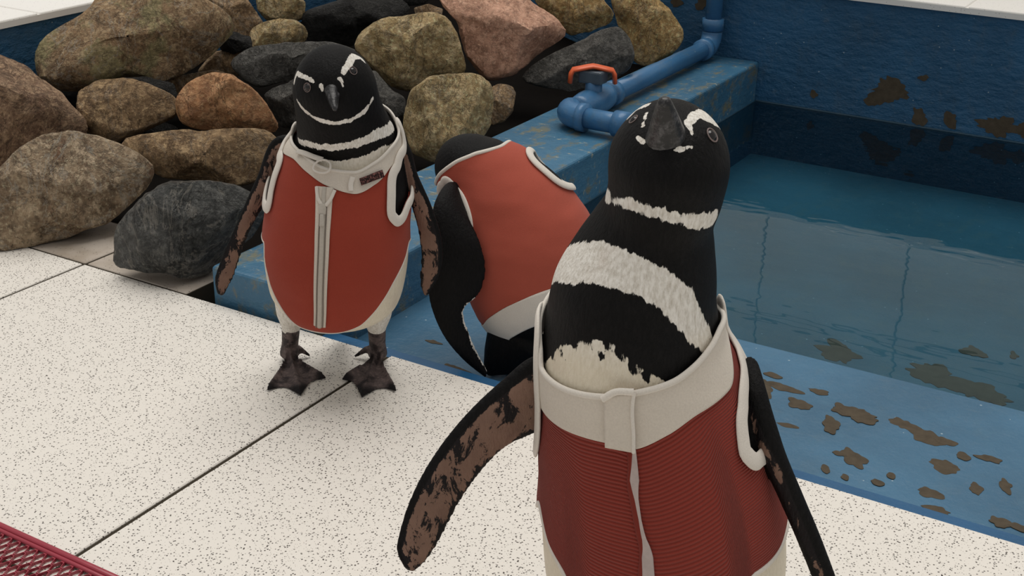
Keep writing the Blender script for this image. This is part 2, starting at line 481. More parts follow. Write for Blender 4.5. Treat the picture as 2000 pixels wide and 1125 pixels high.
# white panelled wall standing behind the deck (seen mirrored in the water)
YU = 5.6
_a, _b = pray(1490, 520), pray(1760, 600); xj0, xj1 = _a[0]/_a[1]*YU, _b[0]/_b[1]*YU; pw = xj1-xj0
_d = pray(1600, 640); zj = 2*ZW-(CAMH+_d[2]/_d[1]*YU)
ww = box('wall_upper', xj0-2*pw, xj0+4*pw, YU, YU+.1, ZD, 4.6, M['joint']); tag(ww, kind='structure')
for i in range(-2, 4):
    for z0, z1 in ((ZD, zj-.012), (zj+.012, zj+1.2), (zj+1.22, 4.6)):
        box('wall_panel', xj0+i*pw+.005, xj0+(i+1)*pw-.005, YU-.015, YU+.01, z0, z1, M['whitewall'], ww, .003, 1)

# water: one sheet from shelf edge to back wall
nx, ny = 60, 40
X, Y = np.meshgrid(np.linspace(XL1+.001, 2.2, nx), np.linspace(YS-.004, YB-.004, ny))
wo = mesh('pool_water', np.c_[X.ravel(), Y.ravel(), np.full(X.size, ZW)], gridfaces(ny, nx), M['water'], None, True, False)
tag(wo, 'still clear water filling the blue pool', 'water', kind='stuff')


# bare patches where the paint has come off
nchip = [0]


def chip(pts, on, parent):
    """pts: pixel outline, on: function pixel->world; a thin irregular patch"""
    P = np.array([on(*p) for p in pts]); c = P.mean(0); nchip[0] += 1; thick = .0008+.00017*(nchip[0] % 9)
    n = 44; th = np.linspace(0, 2*np.pi, n, endpoint=False)
    e = np.vstack([P, P[:1]]); C_ = smoothcurve(e, n+1)[:-1]
    out = []
    for k, q in enumerate(C_):
        f = 1+.55*noise.noise(Vector(q*38))+.4*noise.noise(Vector(q*95))
        out.append(c+(q-c)*max(.35, f))
    out = np.array(out); nv = np.array([0, 0, 1.0]) if on is on_shelf or on is on_floor else np.array([0, -1.0, 0])
    V = np.vstack([out, out+nv*thick]); V = np.vstack([V, [c], [c+nv*thick]])
    f = []
    for j in range(n):
        k = (j+1) % n
        f += [(j, k, n+k, n+j), (n+j, n+k, 2*n+1), (k, j, 2*n)]
    mesh('paint_chip', V, f, M['chip'], parent, False)


def on_shelf(px, py): return onz(px, py, ZS-.0006)
def on_floor(px, py): return onz(px, py, ZP-.0006)
def on_wall(px, py): return ony(px, py, YB-.0002)


def blob(cx, cy, wx, wy, tilt=.25):
    return [(cx-wx, cy-tilt*wx), (cx-wx*.4, cy-wy-tilt*wx*.4), (cx+wx*.5, cy-wy*.7+tilt*wx*.5), (cx+wx, cy+tilt*wx), (cx+wx*.3, cy+wy+tilt*wx*.3), (cx-wx*.5, cy+wy*.8-tilt*wx*.5)]


for c in [(1498, 760, 10, 14), (1530, 758, 35, 7), (1600, 765, 22, 5), (1560, 790, 26, 9), (1505, 733, 18, 5), (1640, 800, 22, 10), (1675, 812, 42, 13), (1622, 830, 16, 16),
          (1765, 830, 30, 9), (1810, 855, 38, 12), (1845, 862, 22, 6), (1668, 897, 28, 15), (1640, 888, 16, 4), (1612, 918, 9, 8), (1650, 934, 9, 6), (1740, 930, 9, 6), (1712, 943, 12, 6),
          (1845, 910, 30, 14), (1815, 963, 26, 9), (1832, 997, 30, 9), (1905, 955, 14, 13), (1965, 950, 14, 14), (1930, 897, 30, 6), (1880, 892, 12, 7), (1950, 1022, 22, 11), (1990, 1032, 18, 6), (1540, 832, 18, 4),
          (880, 718, 22, 5), (905, 728, 20, 5), (850, 670, 18, 3)]:
    chip(blob(*c), on_shelf, shelf)
for c in [(1640, 688, 42, 17), (1830, 735, 60, 18), (1915, 768, 60, 16), (1905, 690, 26, 10), (1980, 695, 10, 7)]:
    chip(blob(*c), on_floor, pf)
for c in [(1740, 175, 36, 22, 0), (1715, 190, 26, 14, -.2), (1795, 226, 15, 17, .1), (1857, 233, 13, 14, .2), (1955, 247, 44, 18, .1), (1590, 185, 7, 8, 0), (1805, 152, 12, 6, 0), (1322, 6, 12, 10, 0), (1368, 8, 12, 10, 0), (1995, 255, 16, 16, .1)]:
    chip(blob(*c), on_wall, wb)

# ================================================================== rocks
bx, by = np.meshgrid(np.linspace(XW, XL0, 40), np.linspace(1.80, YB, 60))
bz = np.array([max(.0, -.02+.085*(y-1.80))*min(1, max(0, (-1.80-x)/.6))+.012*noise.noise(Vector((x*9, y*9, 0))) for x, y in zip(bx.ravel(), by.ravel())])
bed = mesh('rock_bed', np.c_[bx.ravel(), by.ravel(), np.maximum(bz, .001)], gridfaces(60, 40), M['bed']); tag(bed, 'wet soil under the rock pile, coloured near black as shade between the rocks', 'soil', kind='stuff')

ROCKS = [
 # outline, material, centre height rule (None = pile plane, number = centre height), label
 ([(70,135),(80,80),(115,45),(165,15),(210,-12),(300,-30),(380,-5),(428,20),(456,45),(453,70),(428,95),(393,125),(348,150),(304,162),(268,150),(234,147),(199,160),(150,172),(100,164),(75,150)], 'mossy', .255, 'largest boulder, brown with a greenish face, against the left blue wall', .8),
 ([(-70,130),(-20,98),(17,102),(60,130),(80,155),(110,180),(140,220),(163,258),(150,285),(90,300),(40,320),(-20,345),(-80,300)], 'pinkbrown', .165, 'pinkish brown rock with a white scribbly mark, resting above the rounded grey-brown rock', .8),
 ([(-45,390),(-10,340),(50,287),(100,262),(150,258),(200,275),(250,302),(290,330),(302,352),(280,382),(230,422),(200,440),(130,462),(60,476),(0,482),(-40,450)], 'speckled', .096, 'large rounded grey-brown rock resting on the floor tiles', .8),
 ([(209,505),(218,465),(245,420),(290,378),(340,356),(400,358),(460,366),(508,392),(520,425),(508,462),(470,487),(430,518),(400,540),(330,545),(250,542),(214,530)], 'charcoal', .090, 'charcoal rock with pale scratches on the floor tiles', .75),
 ([(153,205),(160,172),(200,150),(260,153),(300,170),(335,190),(347,210),(342,232),(308,247),(250,268),(215,283),(180,266),(158,238)], 'layered', .14, 'blocky brown rock below the largest boulder', .8),
 ([(345,188),(374,158),(420,142),(455,145),(490,170),(520,205),(538,245),(532,265),(480,262),(430,254),(384,252),(352,235)], 'orange', .15, 'orange-brown angular rock beside the blocky brown rock', .8),
 ([(230,275),(260,258),(330,252),(420,253),(520,257),(548,280),(530,330),(490,362),(440,368),(380,352),(320,342),(270,312)], 'layered', .105, 'flat layered brown slab rock above the charcoal rock', .85),
 ([(300,170),(350,148),(420,138),(450,148),(420,178),(350,195),(310,190)], 'brown', .12, 'narrow brown rock wedged behind the orange-brown rock', .8),
 ([(400,-25),(480,-22),(495,15),(513,45),(502,62),(470,85),(440,95),(425,60),(415,20)], 'brown', .25, 'rusty brown rock behind the largest boulder', .8),
 ([(500,-25),(560,-30),(595,5),(594,36),(560,44),(520,40),(503,20)], 'tan', .24, 'brownish tan rock above the small smooth tan cobble', .8),
 ([(486,75),(492,55),(520,42),(550,37),(580,40),(598,55),(601,74),(585,88),(540,93),(490,96)], 'tan', .215, 'small smooth tan cobble above the flat slate rock', .8),
 ([(448,118),(475,98),(500,90),(560,84),(640,83),(700,100),(690,140),(600,152),(545,160),(500,170),(470,148),(455,132)], 'slate', .18, 'flat grey slate rock behind the standing penguin', .7),
 ([(508,188),(535,160),(575,148),(650,150),(690,190),(670,235),(600,248),(545,250),(525,220)], 'slate', .13, 'grey rock low behind the head of the standing penguin', .8),
 ([(690,150),(735,138),(760,172),(792,190),(790,225),(760,245),(710,235)], 'slate', .14, 'small grey rock between the standing penguin and the two tan rocks', .8),
 ([(588,25),(640,8),(700,-12),(790,-12),(812,8),(802,32),(750,40),(705,58),(690,88),(640,95),(600,80)], 'black', .20, 'black wet rock in the middle of the pile', .8),
 ([(690,92),(704,68),(740,40),(792,30),(848,26),(876,36),(892,60),(900,96),(909,140),(896,150),(856,152),(824,164),(800,180),(760,164),(732,134),(700,110)], 'tan', .20, 'large tan rock between the black rock and the dull red rock', .8),
 ([(783,240),(800,178),(836,152),(880,146),(932,144),(956,158),(963,182),(962,240),(950,264),(905,300),(850,318),(805,300)], 'tan', .135, 'tan boulder directly behind the bending penguin', .8),
 ([(852,-5),(900,-28),(1020,-12),(1080,30),(1113,64),(1040,116),(1000,148),(968,158),(948,154),(912,112),(900,68),(896,44),(864,16)], 'red', .235, 'dull red angular rock with flat faces', .75),
 ([(1040,-4),(1072,-22),(1152,-18),(1180,0),(1201,24),(1192,44),(1152,60),(1116,68),(1084,44),(1052,16)], 'golden', .24, 'golden tan rounded rock above the grey stone beside the valve', .8),
 ([(1190,-14),(1240,-30),(1280,-12),(1296,8),(1320,36),(1335,60),(1332,84),(1312,104),(1280,124),(1256,128),(1236,114),(1228,80),(1206,52),(1196,20)], 'golden', .17, 'golden brown rock beside the blue pipe at the back wall', .75),
 ([(1014,154),(1060,116),(1116,88),(1160,64),(1204,50),(1224,68),(1239,100),(1233,132),(1180,162),(1120,178),(1060,172),(1024,163)], 'slate', .16, 'dark grey wedge-shaped stone behind the orange valve handle', .7),
 ([(950,172),(975,164),(1000,168),(1009,182),(1002,216),(986,238),(960,246),(948,220)], 'brown', .095, 'small brown stone beside the ledge and the tan boulder', .9),
 ([(808,16),(838,8),(866,18),(862,34),(832,36),(812,30)], 'brown', .22, 'small brown stone peeping out behind the large tan rock', .9),
 ([(385,138),(418,102),(460,90),(500,100),(490,140),(440,158),(400,155)], 'brown', .15, 'shadowed brown rock between the largest boulder and the flat slate rock', .8),
 ([(640,-20),(700,-45),(800,-40),(850,-15),(830,10),(720,10),(660,5)], 'black', .25, 'black rock at the back of the pile above the black wet rock', .8),
 ([(85,170),(120,155),(165,165),(180,200),(160,240),(120,235),(90,205)], 'black', .085, 'black filler added as shade in the gap below the largest boulder and the left wall', .8),  # black fillers from here on, added so the gaps read as deep shade
 ([(230,150),(290,150),(340,165),(345,195),(300,200),(250,175)], 'black', .16, 'black filler added as shade under the green face of the largest boulder', .8),
 ([(425,70),(460,62),(490,72),(492,96),(455,105),(430,98)], 'black', .21, 'black filler added to darken the gap between the rusty brown rock and the small cobble', .8),
 ([(215,255),(240,240),(320,240),(350,255),(330,275),(250,285)], 'black', .055, 'black filler added for the dark gap under the blocky brown rock', .8),
 ([(905,150),(950,160),(958,200),(930,230),(890,200)], 'black', .08, 'dark filler added as shade in the gap beside the small brown stone', .8),  # added filler, its dark colour serves as the shade of this gap
]


def points_in(poly, x, y):
    c = np.zeros(len(x), bool); n = len(poly)
    for i in range(n):
        (xi, yi), (xj, yj) = poly[i], poly[i-1]
        if yi == yj: continue
        c ^= ((yi > y) != (yj > y)) & (x < (xj-xi)*(y-yi)/(yj-yi)+xi)
    return c


def make_rock(k, poly, mat, zc, label, dr):
    rnd = random.Random(100+k)
    P = np.array(poly, float)
    e = np.vstack([P, P[:1]])
    x, y = P[:, 0], P[:, 1]; x2, y2 = np.roll(x, -1), np.roll(y, -1); cr = x*y2-x2*y; A = cr.sum()/2
    cx, cy = ((x+x2)*cr).sum()/(6*A), ((y+y2)*cr).sum()/(6*A)
    c = onz(cx, cy, zc); D = depth(c); s = D/F
    vd = pray(cx, cy); e1 = np.cross(vd, [0, 0, 1.0]); e1 /= np.linalg.norm(e1); e2 = np.cross(e1, vd)
    nt, npz = 72, 37
    th = np.linspace(-np.pi, np.pi, nt, endpoint=False)
    # outline radius by ray against the polygon
    rad = np.zeros(nt)
    for i, a in enumerate(th):
        d = np.array([math.cos(a), -math.sin(a)]); best = 0
        for q in range(len(P)):
            p1 = P[q]-[cx, cy]; p2 = P[(q+1) % len(P)]-[cx, cy]; ed = p2-p1
            den = d[0]*ed[1]-d[1]*ed[0]
            if abs(den) < 1e-9: continue
            tt = (p1[0]*ed[1]-p1[1]*ed[0])/den; uu = (p1[0]*d[1]-p1[1]*d[0])/den
            if tt > 0 and -1e-6 <= uu <= 1+1e-6: best = max(best, tt)
        rad[i] = best*s
    for _ in range(1): rad = .25*np.roll(rad, 1)+.5*rad+.25*np.roll(rad, -1)
    hd = dr*np.sort(rad)[nt//3]
    ps = np.linspace(-np.pi/2, np.pi/2, npz)
    kx = .62
    U = []
    for pz in ps:
        cc = max(math.cos(pz), 0)**kx; ss = math.copysign(abs(math.sin(pz))**.85, math.sin(pz))
        for a in th: U.append((cc*math.cos(a), cc*math.sin(a), ss))
    U = np.array(U)
    # flat faces on the side seen and on the far side
    for q in range(9):
        n = nrm(np.array([rnd.gauss(0, .55), rnd.gauss(.15, .6), rnd.choice([-1, -1, 1])*rnd.uniform(.45, 1)]))
        h = rnd.uniform(.66, .88); over = U@n-h
        U = U-np.where(over > 0, over*.97, 0)[:, None]*n
    V = np.zeros_like(U); rr = np.tile(rad, npz)
    V = c+U[:, 0:1]*rr[:, None]*e1+U[:, 1:2]*rr[:, None]*e2+U[:, 2:3]*hd*vd
    m = rad.mean()
    for i in range(len(V)):
        q = Vector(V[i]); dn = nrm(V[i]-c)
        amp = m*(.05*noise.noise(q*(2.2/m)+Vector((k, 0, 0)))+.040*(.35-abs(noise.noise(q*(4.5/m))))+.014*noise.noise(q*(11/m)))
        V[i] += dn*amp
    V[:, 2] = np.maximum(V[:, 2], .0015)
    V[:, 0] = np.maximum(V[:, 0], XW+.004); V[:, 1] = np.minimum(V[:, 1], YB-.004)
    f = gridfaces(npz, nt, True)
    base = np.array([c[0], c[1], V[:, 2].min()])
    me = bpy.data.meshes.new('rock'); me.from_pydata((V-base).tolist(), [], f); me.update()
    bm = bmesh.new(); bm.from_mesh(me); bmesh.ops.remove_doubles(bm, verts=bm.verts, dist=.0004); bmesh.ops.recalc_face_normals(bm, faces=bm.faces); bm.to_mesh(me); bm.free()
    o = link('rock', me, ROCKM[mat]); me.set_sharp_from_angle(angle=math.radians(32)); o.location = Vector(base)
    tag(o, label, 'rock', 'rocks in the pile beside the pool')
    return o


rock_objs = [make_rock(k, *r) for k, r in enumerate(ROCKS)]

# ================================================================== pipe and valve
pr = .0255; xp = -1.483; zp = ZL+pr+.012
pe = empty('water_pipe', (xp, 2.83, ZL)); tag(pe, 'blue painted plastic pipe with elbows lying along the ledge', 'pipe')


def part_tube(name, pts, r, mat, parent, n=20, flat=1.0, closed=False, normals=None):
    V, f = tube(pts, r, n, closed, True, normals, flat); return mesh(name, V, f, mat, parent)


def lin(a, b, n=2): return np.linspace(a, b, n)


yv0, yv1 = 2.90, YB-.045
part_tube('pipe_run', lin((xp, yv0, zp), (xp, yv1-.03, zp)), pr, M['pvc'], pe)
a = np.linspace(0, np.pi/2, 10)
part_tube('elbow', [(xp, yv1-.045+.045*math.sin(t), zp+.045-.045*math.cos(t)) for t in a], pr*1.22, M['pvc'], pe)
part_tube('pipe_riser', lin((xp, yv1, zp+.03), (xp, yv1, .50)), pr, M['pvc'], pe)
part_tube('collar', lin((xp, yv1, zp+.050), (xp, yv1, zp+.085)), pr*1.3, M['pvc'], pe)
part_tube('collar', lin((xp, yv1-.075, zp), (xp, yv1-.045, zp)), pr*1.28, M['pvc'], pe)
# near end: valve body, elbow, short arm toward the pool
part_tube('valve_body', [(xp, 2.82, zp), (xp, 2.84, zp), (xp, 2.87, zp), (xp, 2.94, zp), (xp, 2.975, zp), (xp, 2.99, zp)], [pr*1.25, pr*1.35, pr*1.5, pr*1.5, pr*1.35, pr*1.25], M['pvc'], pe, 24)
part_tube('collar', lin((xp, 3.0, zp), (xp, 3.03, zp)), pr*1.34, M['pvc'], pe)
part_tube('valve_neck', lin((xp, 2.91, zp), (xp, 2.91, zp+.062)), [pr*.95, pr*.85], M['pvc'], pe)
part_tube('elbow', [(xp-.012+.057*(1-math.cos(t)), 2.815-.045*math.sin(t), zp) for t in a], pr*1.28, M['pvc'], pe)
part_tube('collar', lin((xp+.035, 2.77, zp), (xp+.055, 2.77, zp)), pr*1.42, M['pvc'], pe, 24)
part_tube('pipe_arm', lin((xp+.05, 2.77, zp), (xp+.20, 2.77, zp)), pr*1.02, M['pvc'], pe)
part_tube('outlet_collar', lin((xp+.135, 2.77, zp), (xp+.175, 2.77, zp)), pr*1.28, M['pvc'], pe, 24)
# orange lever handle, bent down at both ends
hz = zp+.068
hd_pts = [(-.058, -.034), (-.056, -.012), (-.050, -.001), (-.03, .003), (-.012, .007), (0, .009), (.012, .007), (.03, .003), (.050, -.001), (.056, -.012), (.058, -.034)]
hv = np.array([(p*.86, p*.514, q) for p, q in hd_pts]); hc = np.array([xp-.004, 2.91, hz+.018])
hn = nrm(np.array([[0.0, 0, 1]]*len(hv))+np.array([[p*.86*12, p*.514*12, 0] for p, q in hd_pts]))
hp = part_tube('valve_handle', hc+hv, .018, M['orange'], pe, 12, .36, False, hn)
tag(hp, 'orange plastic lever with bent down ends')
box('handle_hub', xp-.036, xp+.030, 2.888, 2.932, hz-.016, hz+.018, M['steel'], hp, .005)

# ================================================================== red mat
mt = empty('floor_mat', (-1.5, .70, 0)); tag(mt, 'dark red vinyl lattice mat lying on the speckled tiles', 'mat')
ym = .905
Vb, fb = tube(lin((-1.95, ym-.004, .0045), (-.80, ym-.004, .0045), 4), .0048, 14, normals=np.array([[0, 0, 1.0]]*4), flat=.75)
mesh('border', Vb, fb, M['mat'], mt)
Vb, fb = tube(lin((-1.95, ym-.0125, .005), (-.80, ym-.0125, .005), 4), .0032, 12, normals=np.array([[0, 0, 1.0]]*4), flat=.9)
mesh('border_rib', Vb, fb, M['mat'], mt)
V = []; fc = []
prow, pcol, hh, tk = .0118, .0165, .0052, .0012
for r in range(34):
    y0 = ym-.0215-r*prow
    n = int(1.15/pcol*8)
    xx = np.linspace(-1.95, -.80, n); ph = (xx+1.95)/pcol*2*np.pi+(np.pi if r % 2 else 0)
    yy = y0+.0052*np.tanh(3.2*np.sin(ph)); off = len(V)
    for i in range(n):
        for dy, zz in ((-tk, .0008), (tk, .0008), (tk, hh), (-tk, hh)): V.append((xx[i], yy[i]+dy, zz))
    for i in range(n-1):
        for j in range(4):
            fc.append((off+i*4+j, off+i*4+(j+1) % 4, off+(i+1)*4+(j+1) % 4, off+(i+1)*4+j))
lat = mesh('lattice', V, fc, M['mat'], mt, False); tag(lat, kind='stuff')


# ================================================================== penguins
class Loft:
    """body surface P(t, phi): rings across a curved axis. phi = 0 faces `front`, phi > 0 is to its picture right"""
    def __init__(self, rows, base, front, cap0=.05, cap1=.10, nt=230, nphi=200, frontfn=None):
        # rows bottom -> top: (px, py, half width px, fwd, depth front, depth back)
        C_, R_ = [], []
        for px, py, hw, fwd, bf, bb in rows:
            p = atp(px, py, base, fwd); C_.append(p); R_.append((hw*depth(p)/F, bf, bb))
        C_ = np.array(C_); R_ = np.array(R_)
        d = np.r_[0, np.cumsum(np.linalg.norm(np.diff(C_, axis=0), axis=1))]; self.len = d[-1]; self.k = d/d[-1]
        self.C, self.R, self.front = C_, R_, nrm(np.asarray(front, float))
        self.c0, self.c1 = cap0, cap1; self.nt, self.nphi = nt, nphi
        u = np.linspace(0, 1, nt); self.ts = .45*u+.55*(1-np.cos(np.pi*u))/2
        self.ts[0], self.ts[-1] = 1e-5, 1-1e-5
        self.phs = np.linspace(-np.pi, np.pi, nphi, endpoint=False)
        Tg, Ph = np.meshgrid(self.ts, self.phs, indexing='ij')
        self.V = self.P(Tg.ravel(), Ph.ravel()); self.T = Tg.ravel(); self.PH = Ph.ravel()
        self.faces = gridfaces(nt, nphi, True)
        self.closed = self.faces+[tuple(range(nphi)), tuple((nt-1)*nphi+j for j in range(nphi))]
        self.bvh = BVHTree.FromPolygons([Vector(v) for v in self.V], self.faces)
        self.pyk = np.array([proj(p)[1] for p in C_])

    def cen(self, t): return pchip(self.k, self.C, t)

    def P(self, t, ph, off=0.0):
        t = np.atleast_1d(np.asarray(t, float)); ph = np.atleast_1d(np.asarray(ph, float))
        t, ph = np.broadcast_arrays(t, ph)
        c = self.cen(t); e = .06
        T = nrm(self.cen(np.clip(t+e, 0, 1))-self.cen(np.clip(t-e, 0, 1)))
        Fv = self.front-(T@self.front)[:, None]*T; Fv = nrm(Fv); S = np.cross(T, Fv)
        r = pchip(self.k, self.R, t)
        sc = np.ones_like(t)
        lo = t < self.c0; sc[lo] = np.sqrt(np.clip(1-(1-t[lo]/self.c0)**2, 0, 1))
        hi = t > 1-self.c1; sc[hi] = np.sqrt(np.clip(1-(1-(1-t[hi])/self.c1)**2, 0, 1))
        cs, sn = np.cos(ph), np.sin(ph)
        b = np.where(cs > 0, r[:, 1], r[:, 2])
        return c+(sc*r[:, 0]*sn)[:, None]*S+(sc*b*cs)[:, None]*Fv

    def N(self, t, ph):
        t, ph = np.broadcast_arrays(np.atleast_1d(np.asarray(t, float)), np.atleast_1d(np.asarray(ph, float)))
        e = .004
        dt = self.P(np.clip(t+e, 0, 1), ph)-self.P(np.clip(t-e, 0, 1), ph); dp = self.P(t, ph+.02)-self.P(t, ph-.02)
        return nrm(np.cross(dp, dt))

    def S(self, t, ph, off): return self.P(t, ph)+off*self.N(t, ph) if np.isscalar(off) else self.P(t, ph)+np.asarray(off)[:, None]*self.N(t, ph)

    def hit(self, px, py):
        """pixel -> (t, phi, point); a pixel just off the figure slides in to its edge"""
        px0 = px; j = np.argmin(np.abs(self.pyk-py)); cx = np.interp(-py, -self.pyk[::1], [proj(p)[0] for p in self.C]) if self.pyk[0] > self.pyk[-1] else proj(self.C[j])[0]
        for k in range(60):
            d = pray(px, py); loc, n, idx, ds = self.bvh.ray_cast(Vector(CC), Vector(d))
            if loc is not None:
                p = np.array(loc); i, q = divmod(idx, self.nphi)
                A = self.V[i*self.nphi+q]; B = self.V[i*self.nphi+(q+1) % self.nphi]; D_ = self.V[(i+1)*self.nphi+q]
                eb, ed = B-A, D_-A
                u = np.clip((p-A)@eb/max(eb@eb, 1e-12), 0, 1); v = np.clip((p-A)@ed/max(ed@ed, 1e-12), 0, 1)
                return self.ts[i]+v*(self.ts[i+1]-self.ts[i]), self.phs[q]+u*(2*np.pi/self.nphi), p
            px += np.sign(cx-px)*2
        p = atp(px0, py, self.C[j], 0); loc, n, idx, ds = self.bvh.find_nearest(Vector(p))
        i, q = divmod(idx, self.nphi)
        return self.ts[i], self.phs[q], np.array(loc)

    def t_py(self, py): return float(np.interp(-py, -self.pyk, self.k))

    def curve(self, pts, back):
        """t as a function of phi through pixel points plus (phi, py-level) points for the unseen side"""
        q = []
        for p in pts:
            t, ph, _ = self.hit(*p); q.append((ph, t))
        for ph, py in back: q.append((ph, self.t_py(py) if py > 2 else py))
        q = sorted(q); ph = np.array([a for a, b in q]); t = np.array([b for a, b in q])
        ph = np.r_[ph[-1]-2*np.pi, ph, ph[0]+2*np.pi]; t = np.r_[t[-1], t, t[0]]
        keep = np.r_[True, np.diff(ph) > .015]
        ph, t = ph[keep], t[keep]
        def fn(x):
            x = (np.asarray(x, float)+np.pi) % (2*np.pi)-np.pi
            return pchip(ph, t, np.atleast_1d(x))
        return fn


def seg_dist(V, A, B, ra, rb):
    d = B-A; L2 = max(d@d, 1e-12); s = np.clip((V-A)@d/L2, 0, 1)
    return (ra+(rb-ra)*s)-np.linalg.norm(V-(A+s[:, None]*d), axis=1)


def stroke_field(L, V, pts):
    """pts: (px, py, radius px) along the visible plumage -> signed metres, > 0 inside"""
    q = []
    for px, py, r in pts:
        t, ph, p = L.hit(px, py); q.append((p, r*depth(p)/F))
    f = np.full(len(V), -1.0)
    if len(q) == 1: return seg_dist(V, q[0][0], q[0][0]+1e-5, q[0][1], q[0][1])
    for (a, ra), (b, rb) in zip(q[:-1], q[1:]): f = np.maximum(f, seg_dist(V, a, b, ra, rb))
    return f


def blade(pts, thick, under_n, root_thick=None):
    """flipper: pts = (leading xyz, trailing xyz) pairs root -> tip. returns verts, faces, under field"""
    Lp = smoothcurve([p[0] for p in pts], 60); Tp = smoothcurve([p[1] for p in pts], 60)
    n = 28; V = []; und = []; un = nrm(np.asarray(under_n, float))
    ax = nrm(np.gradient((Lp+Tp)/2, axis=0))
    for i in range(60):
        c = (Lp[i]+Tp[i])/2; h = (Lp[i]-Tp[i])/2; W = np.linalg.norm(h); nn = np.cross(ax[i], h/W); nn /= np.linalg.norm(nn)
        if nn@un < 0: nn = -nn
        k = i/59; th = (root_thick or thick)*(1-k)+thick*.55*k
        for j in range(n):
            a = 2*np.pi*j/n; cx, sx = math.cos(a), math.sin(a)
            prof = .5+.5*(cx*.5+.5)            # thicker along the leading edge
            V.append(c+h*cx+nn*sx*th*prof)
            und.append((sx*.012 if sx > 0 else sx*.02)*1.0 if sx <= 0 else min(.02, (1-abs(cx))*W*1.1+.0005)*(1 if cx < .72 else -.3))
    V = np.array(V); f = gridfaces(60, n, True)+[tuple(range(n)), tuple(59*n+j for j in range(n))]
    return V, f, np.array(und)


def foot(heel, tips, ankle):
    """webbed foot on the ground: heel and toe tips are floor points, ankle is the point above the heel"""
    heel = np.asarray(heel, float); tips = [np.asarray(t, float) for t in tips]; z0 = heel[2]
    ang = []; 
    d = [t-heel for t in tips]; an = [math.atan2(v[1], v[0]) for v in d]
    mid = an[1]; an = [mid+((a-mid+np.pi) % (2*np.pi)-np.pi) for a in an]; rr = [np.linalg.norm(v[:2]) for v in d]
    nth, nr = 61, 22; lo, hi = an[0], an[2]
    ths = np.linspace(lo, hi, nth); V = []; cl = []
    sg = np.sign(hi-lo)
    def info(a):
        k = 0 if (a-an[1])*sg < 0 else 1
        u = (a-an[k])/(an[k+1]-an[k]); u = min(max(u, 0), 1)
        R = rr[k]*(1-u)+rr[k+1]*u
        return R*(1-.20*math.sin(math.pi*u)**.8), u
    for side in (1, 0):
        for i, a in enumerate(ths):
            R, u = info(a); near = math.cos(2*math.pi*u)*.5+.5         # 1 on a toe
            for j in range(nr):
                s = j/(nr-1); r = R*s
                h = .0045+.0115*(near**3)*(1-.45*s)+.012*max(0, 1-s*2.4)
                if s > .93: h *= .7
                V.append((heel[0]+r*math.cos(a), heel[1]+r*math.sin(a), z0+(h if side else .0008)))
                cl.append(max(0, (s-.70)/.3)*(.35+.65*near))
    f = gridfaces(nth, nr)+gridfaces(nth, nr, off=nth*nr)
    o = nth*nr
    for i in range(nth-1): f.append((i*nr+nr-1, (i+1)*nr+nr-1, o+(i+1)*nr+nr-1, o+i*nr+nr-1))
    for j in range(nr-1):
        f.append((j, j+1, o+j+1, o+j)); e = (nth-1)*nr; f.append((e+j, e+j+1, o+e+j+1, o+e+j))
    return np.array(V), f, np.array(cl)


def build_body(name, root, L, extras, white, cream, voxel=.0026):
    """extras: (verts, faces, dict of fields). white/cream: functions of loft vertices. one continuous skin"""
    parts = [(L.V, L.closed, dict(white=white(L.V, L.T, L.PH), cream=cream(L.V, L.T, L.PH)))]+extras
    AV, AF, off = [], [], 0
    names = ('white', 'cream', 'under', 'foot', 'claw'); dfl = dict(white=-.05, cream=0, under=-.02, foot=0, claw=0)
    fld = {n: [] for n in names}
    for V, f, d in parts:
        AV.append(V); AF += [tuple(i+off for i in q) for q in f]; off += len(V)
        for n in names:
            v = d.get(n, dfl[n]); fld[n].append(np.full(len(V), v, float) if np.isscalar(v) else np.asarray(v, float))
    AV = np.vstack(AV); fld = {n: np.concatenate(v) for n, v in fld.items()}
    org = root_loc(root)
    me = bpy.data.meshes.new('tmp'); me.from_pydata((AV-org).tolist(), [], AF); me.update()
    bm = bmesh.new(); bm.from_mesh(me); bmesh.ops.recalc_face_normals(bm, faces=bm.faces); bm.to_mesh(me); bm.free()
    ob = bpy.data.objects.new('tmp', me); COL.objects.link(ob)
    md = ob.modifiers.new('r', 'REMESH'); md.mode = 'VOXEL'; md.voxel_size = voxel; md.adaptivity = 0
    sm = ob.modifiers.new('s', 'SMOOTH'); sm.factor = .5; sm.iterations = 4
    dg = bpy.context.evaluated_depsgraph_get(); nm = bpy.data.meshes.new_from_object(ob.evaluated_get(dg), depsgraph=dg)
    bpy.data.objects.remove(ob); bpy.data.meshes.remove(me)
    nv = len(nm.vertices); co_ = np.zeros(nv*3); nm.vertices.foreach_get('co', co_); co_ = co_.reshape(-1, 3)
    kd = KDTree(len(AV))
    for i, v in enumerate(AV-org): kd.insert(Vector(v), i)
    kd.balance()
    I = np.zeros((nv, 4), int); Wt = np.zeros((nv, 4))
    for i in range(nv):
        for j, (c, ix, ds) in enumerate(kd.find_n(Vector(co_[i]), 4)): I[i, j] = ix; Wt[i, j] = 1/(ds*ds+1e-8)
    Wt /= Wt.sum(1, keepdims=True)
    for n in names:
        at = nm.attributes.new(n, 'FLOAT', 'POINT'); at.data.foreach_set('value', (fld[n][I]*Wt).sum(1).astype(np.float32))
    nm.name = name
    o = link(name, nm, M['feather'], root)
    return o


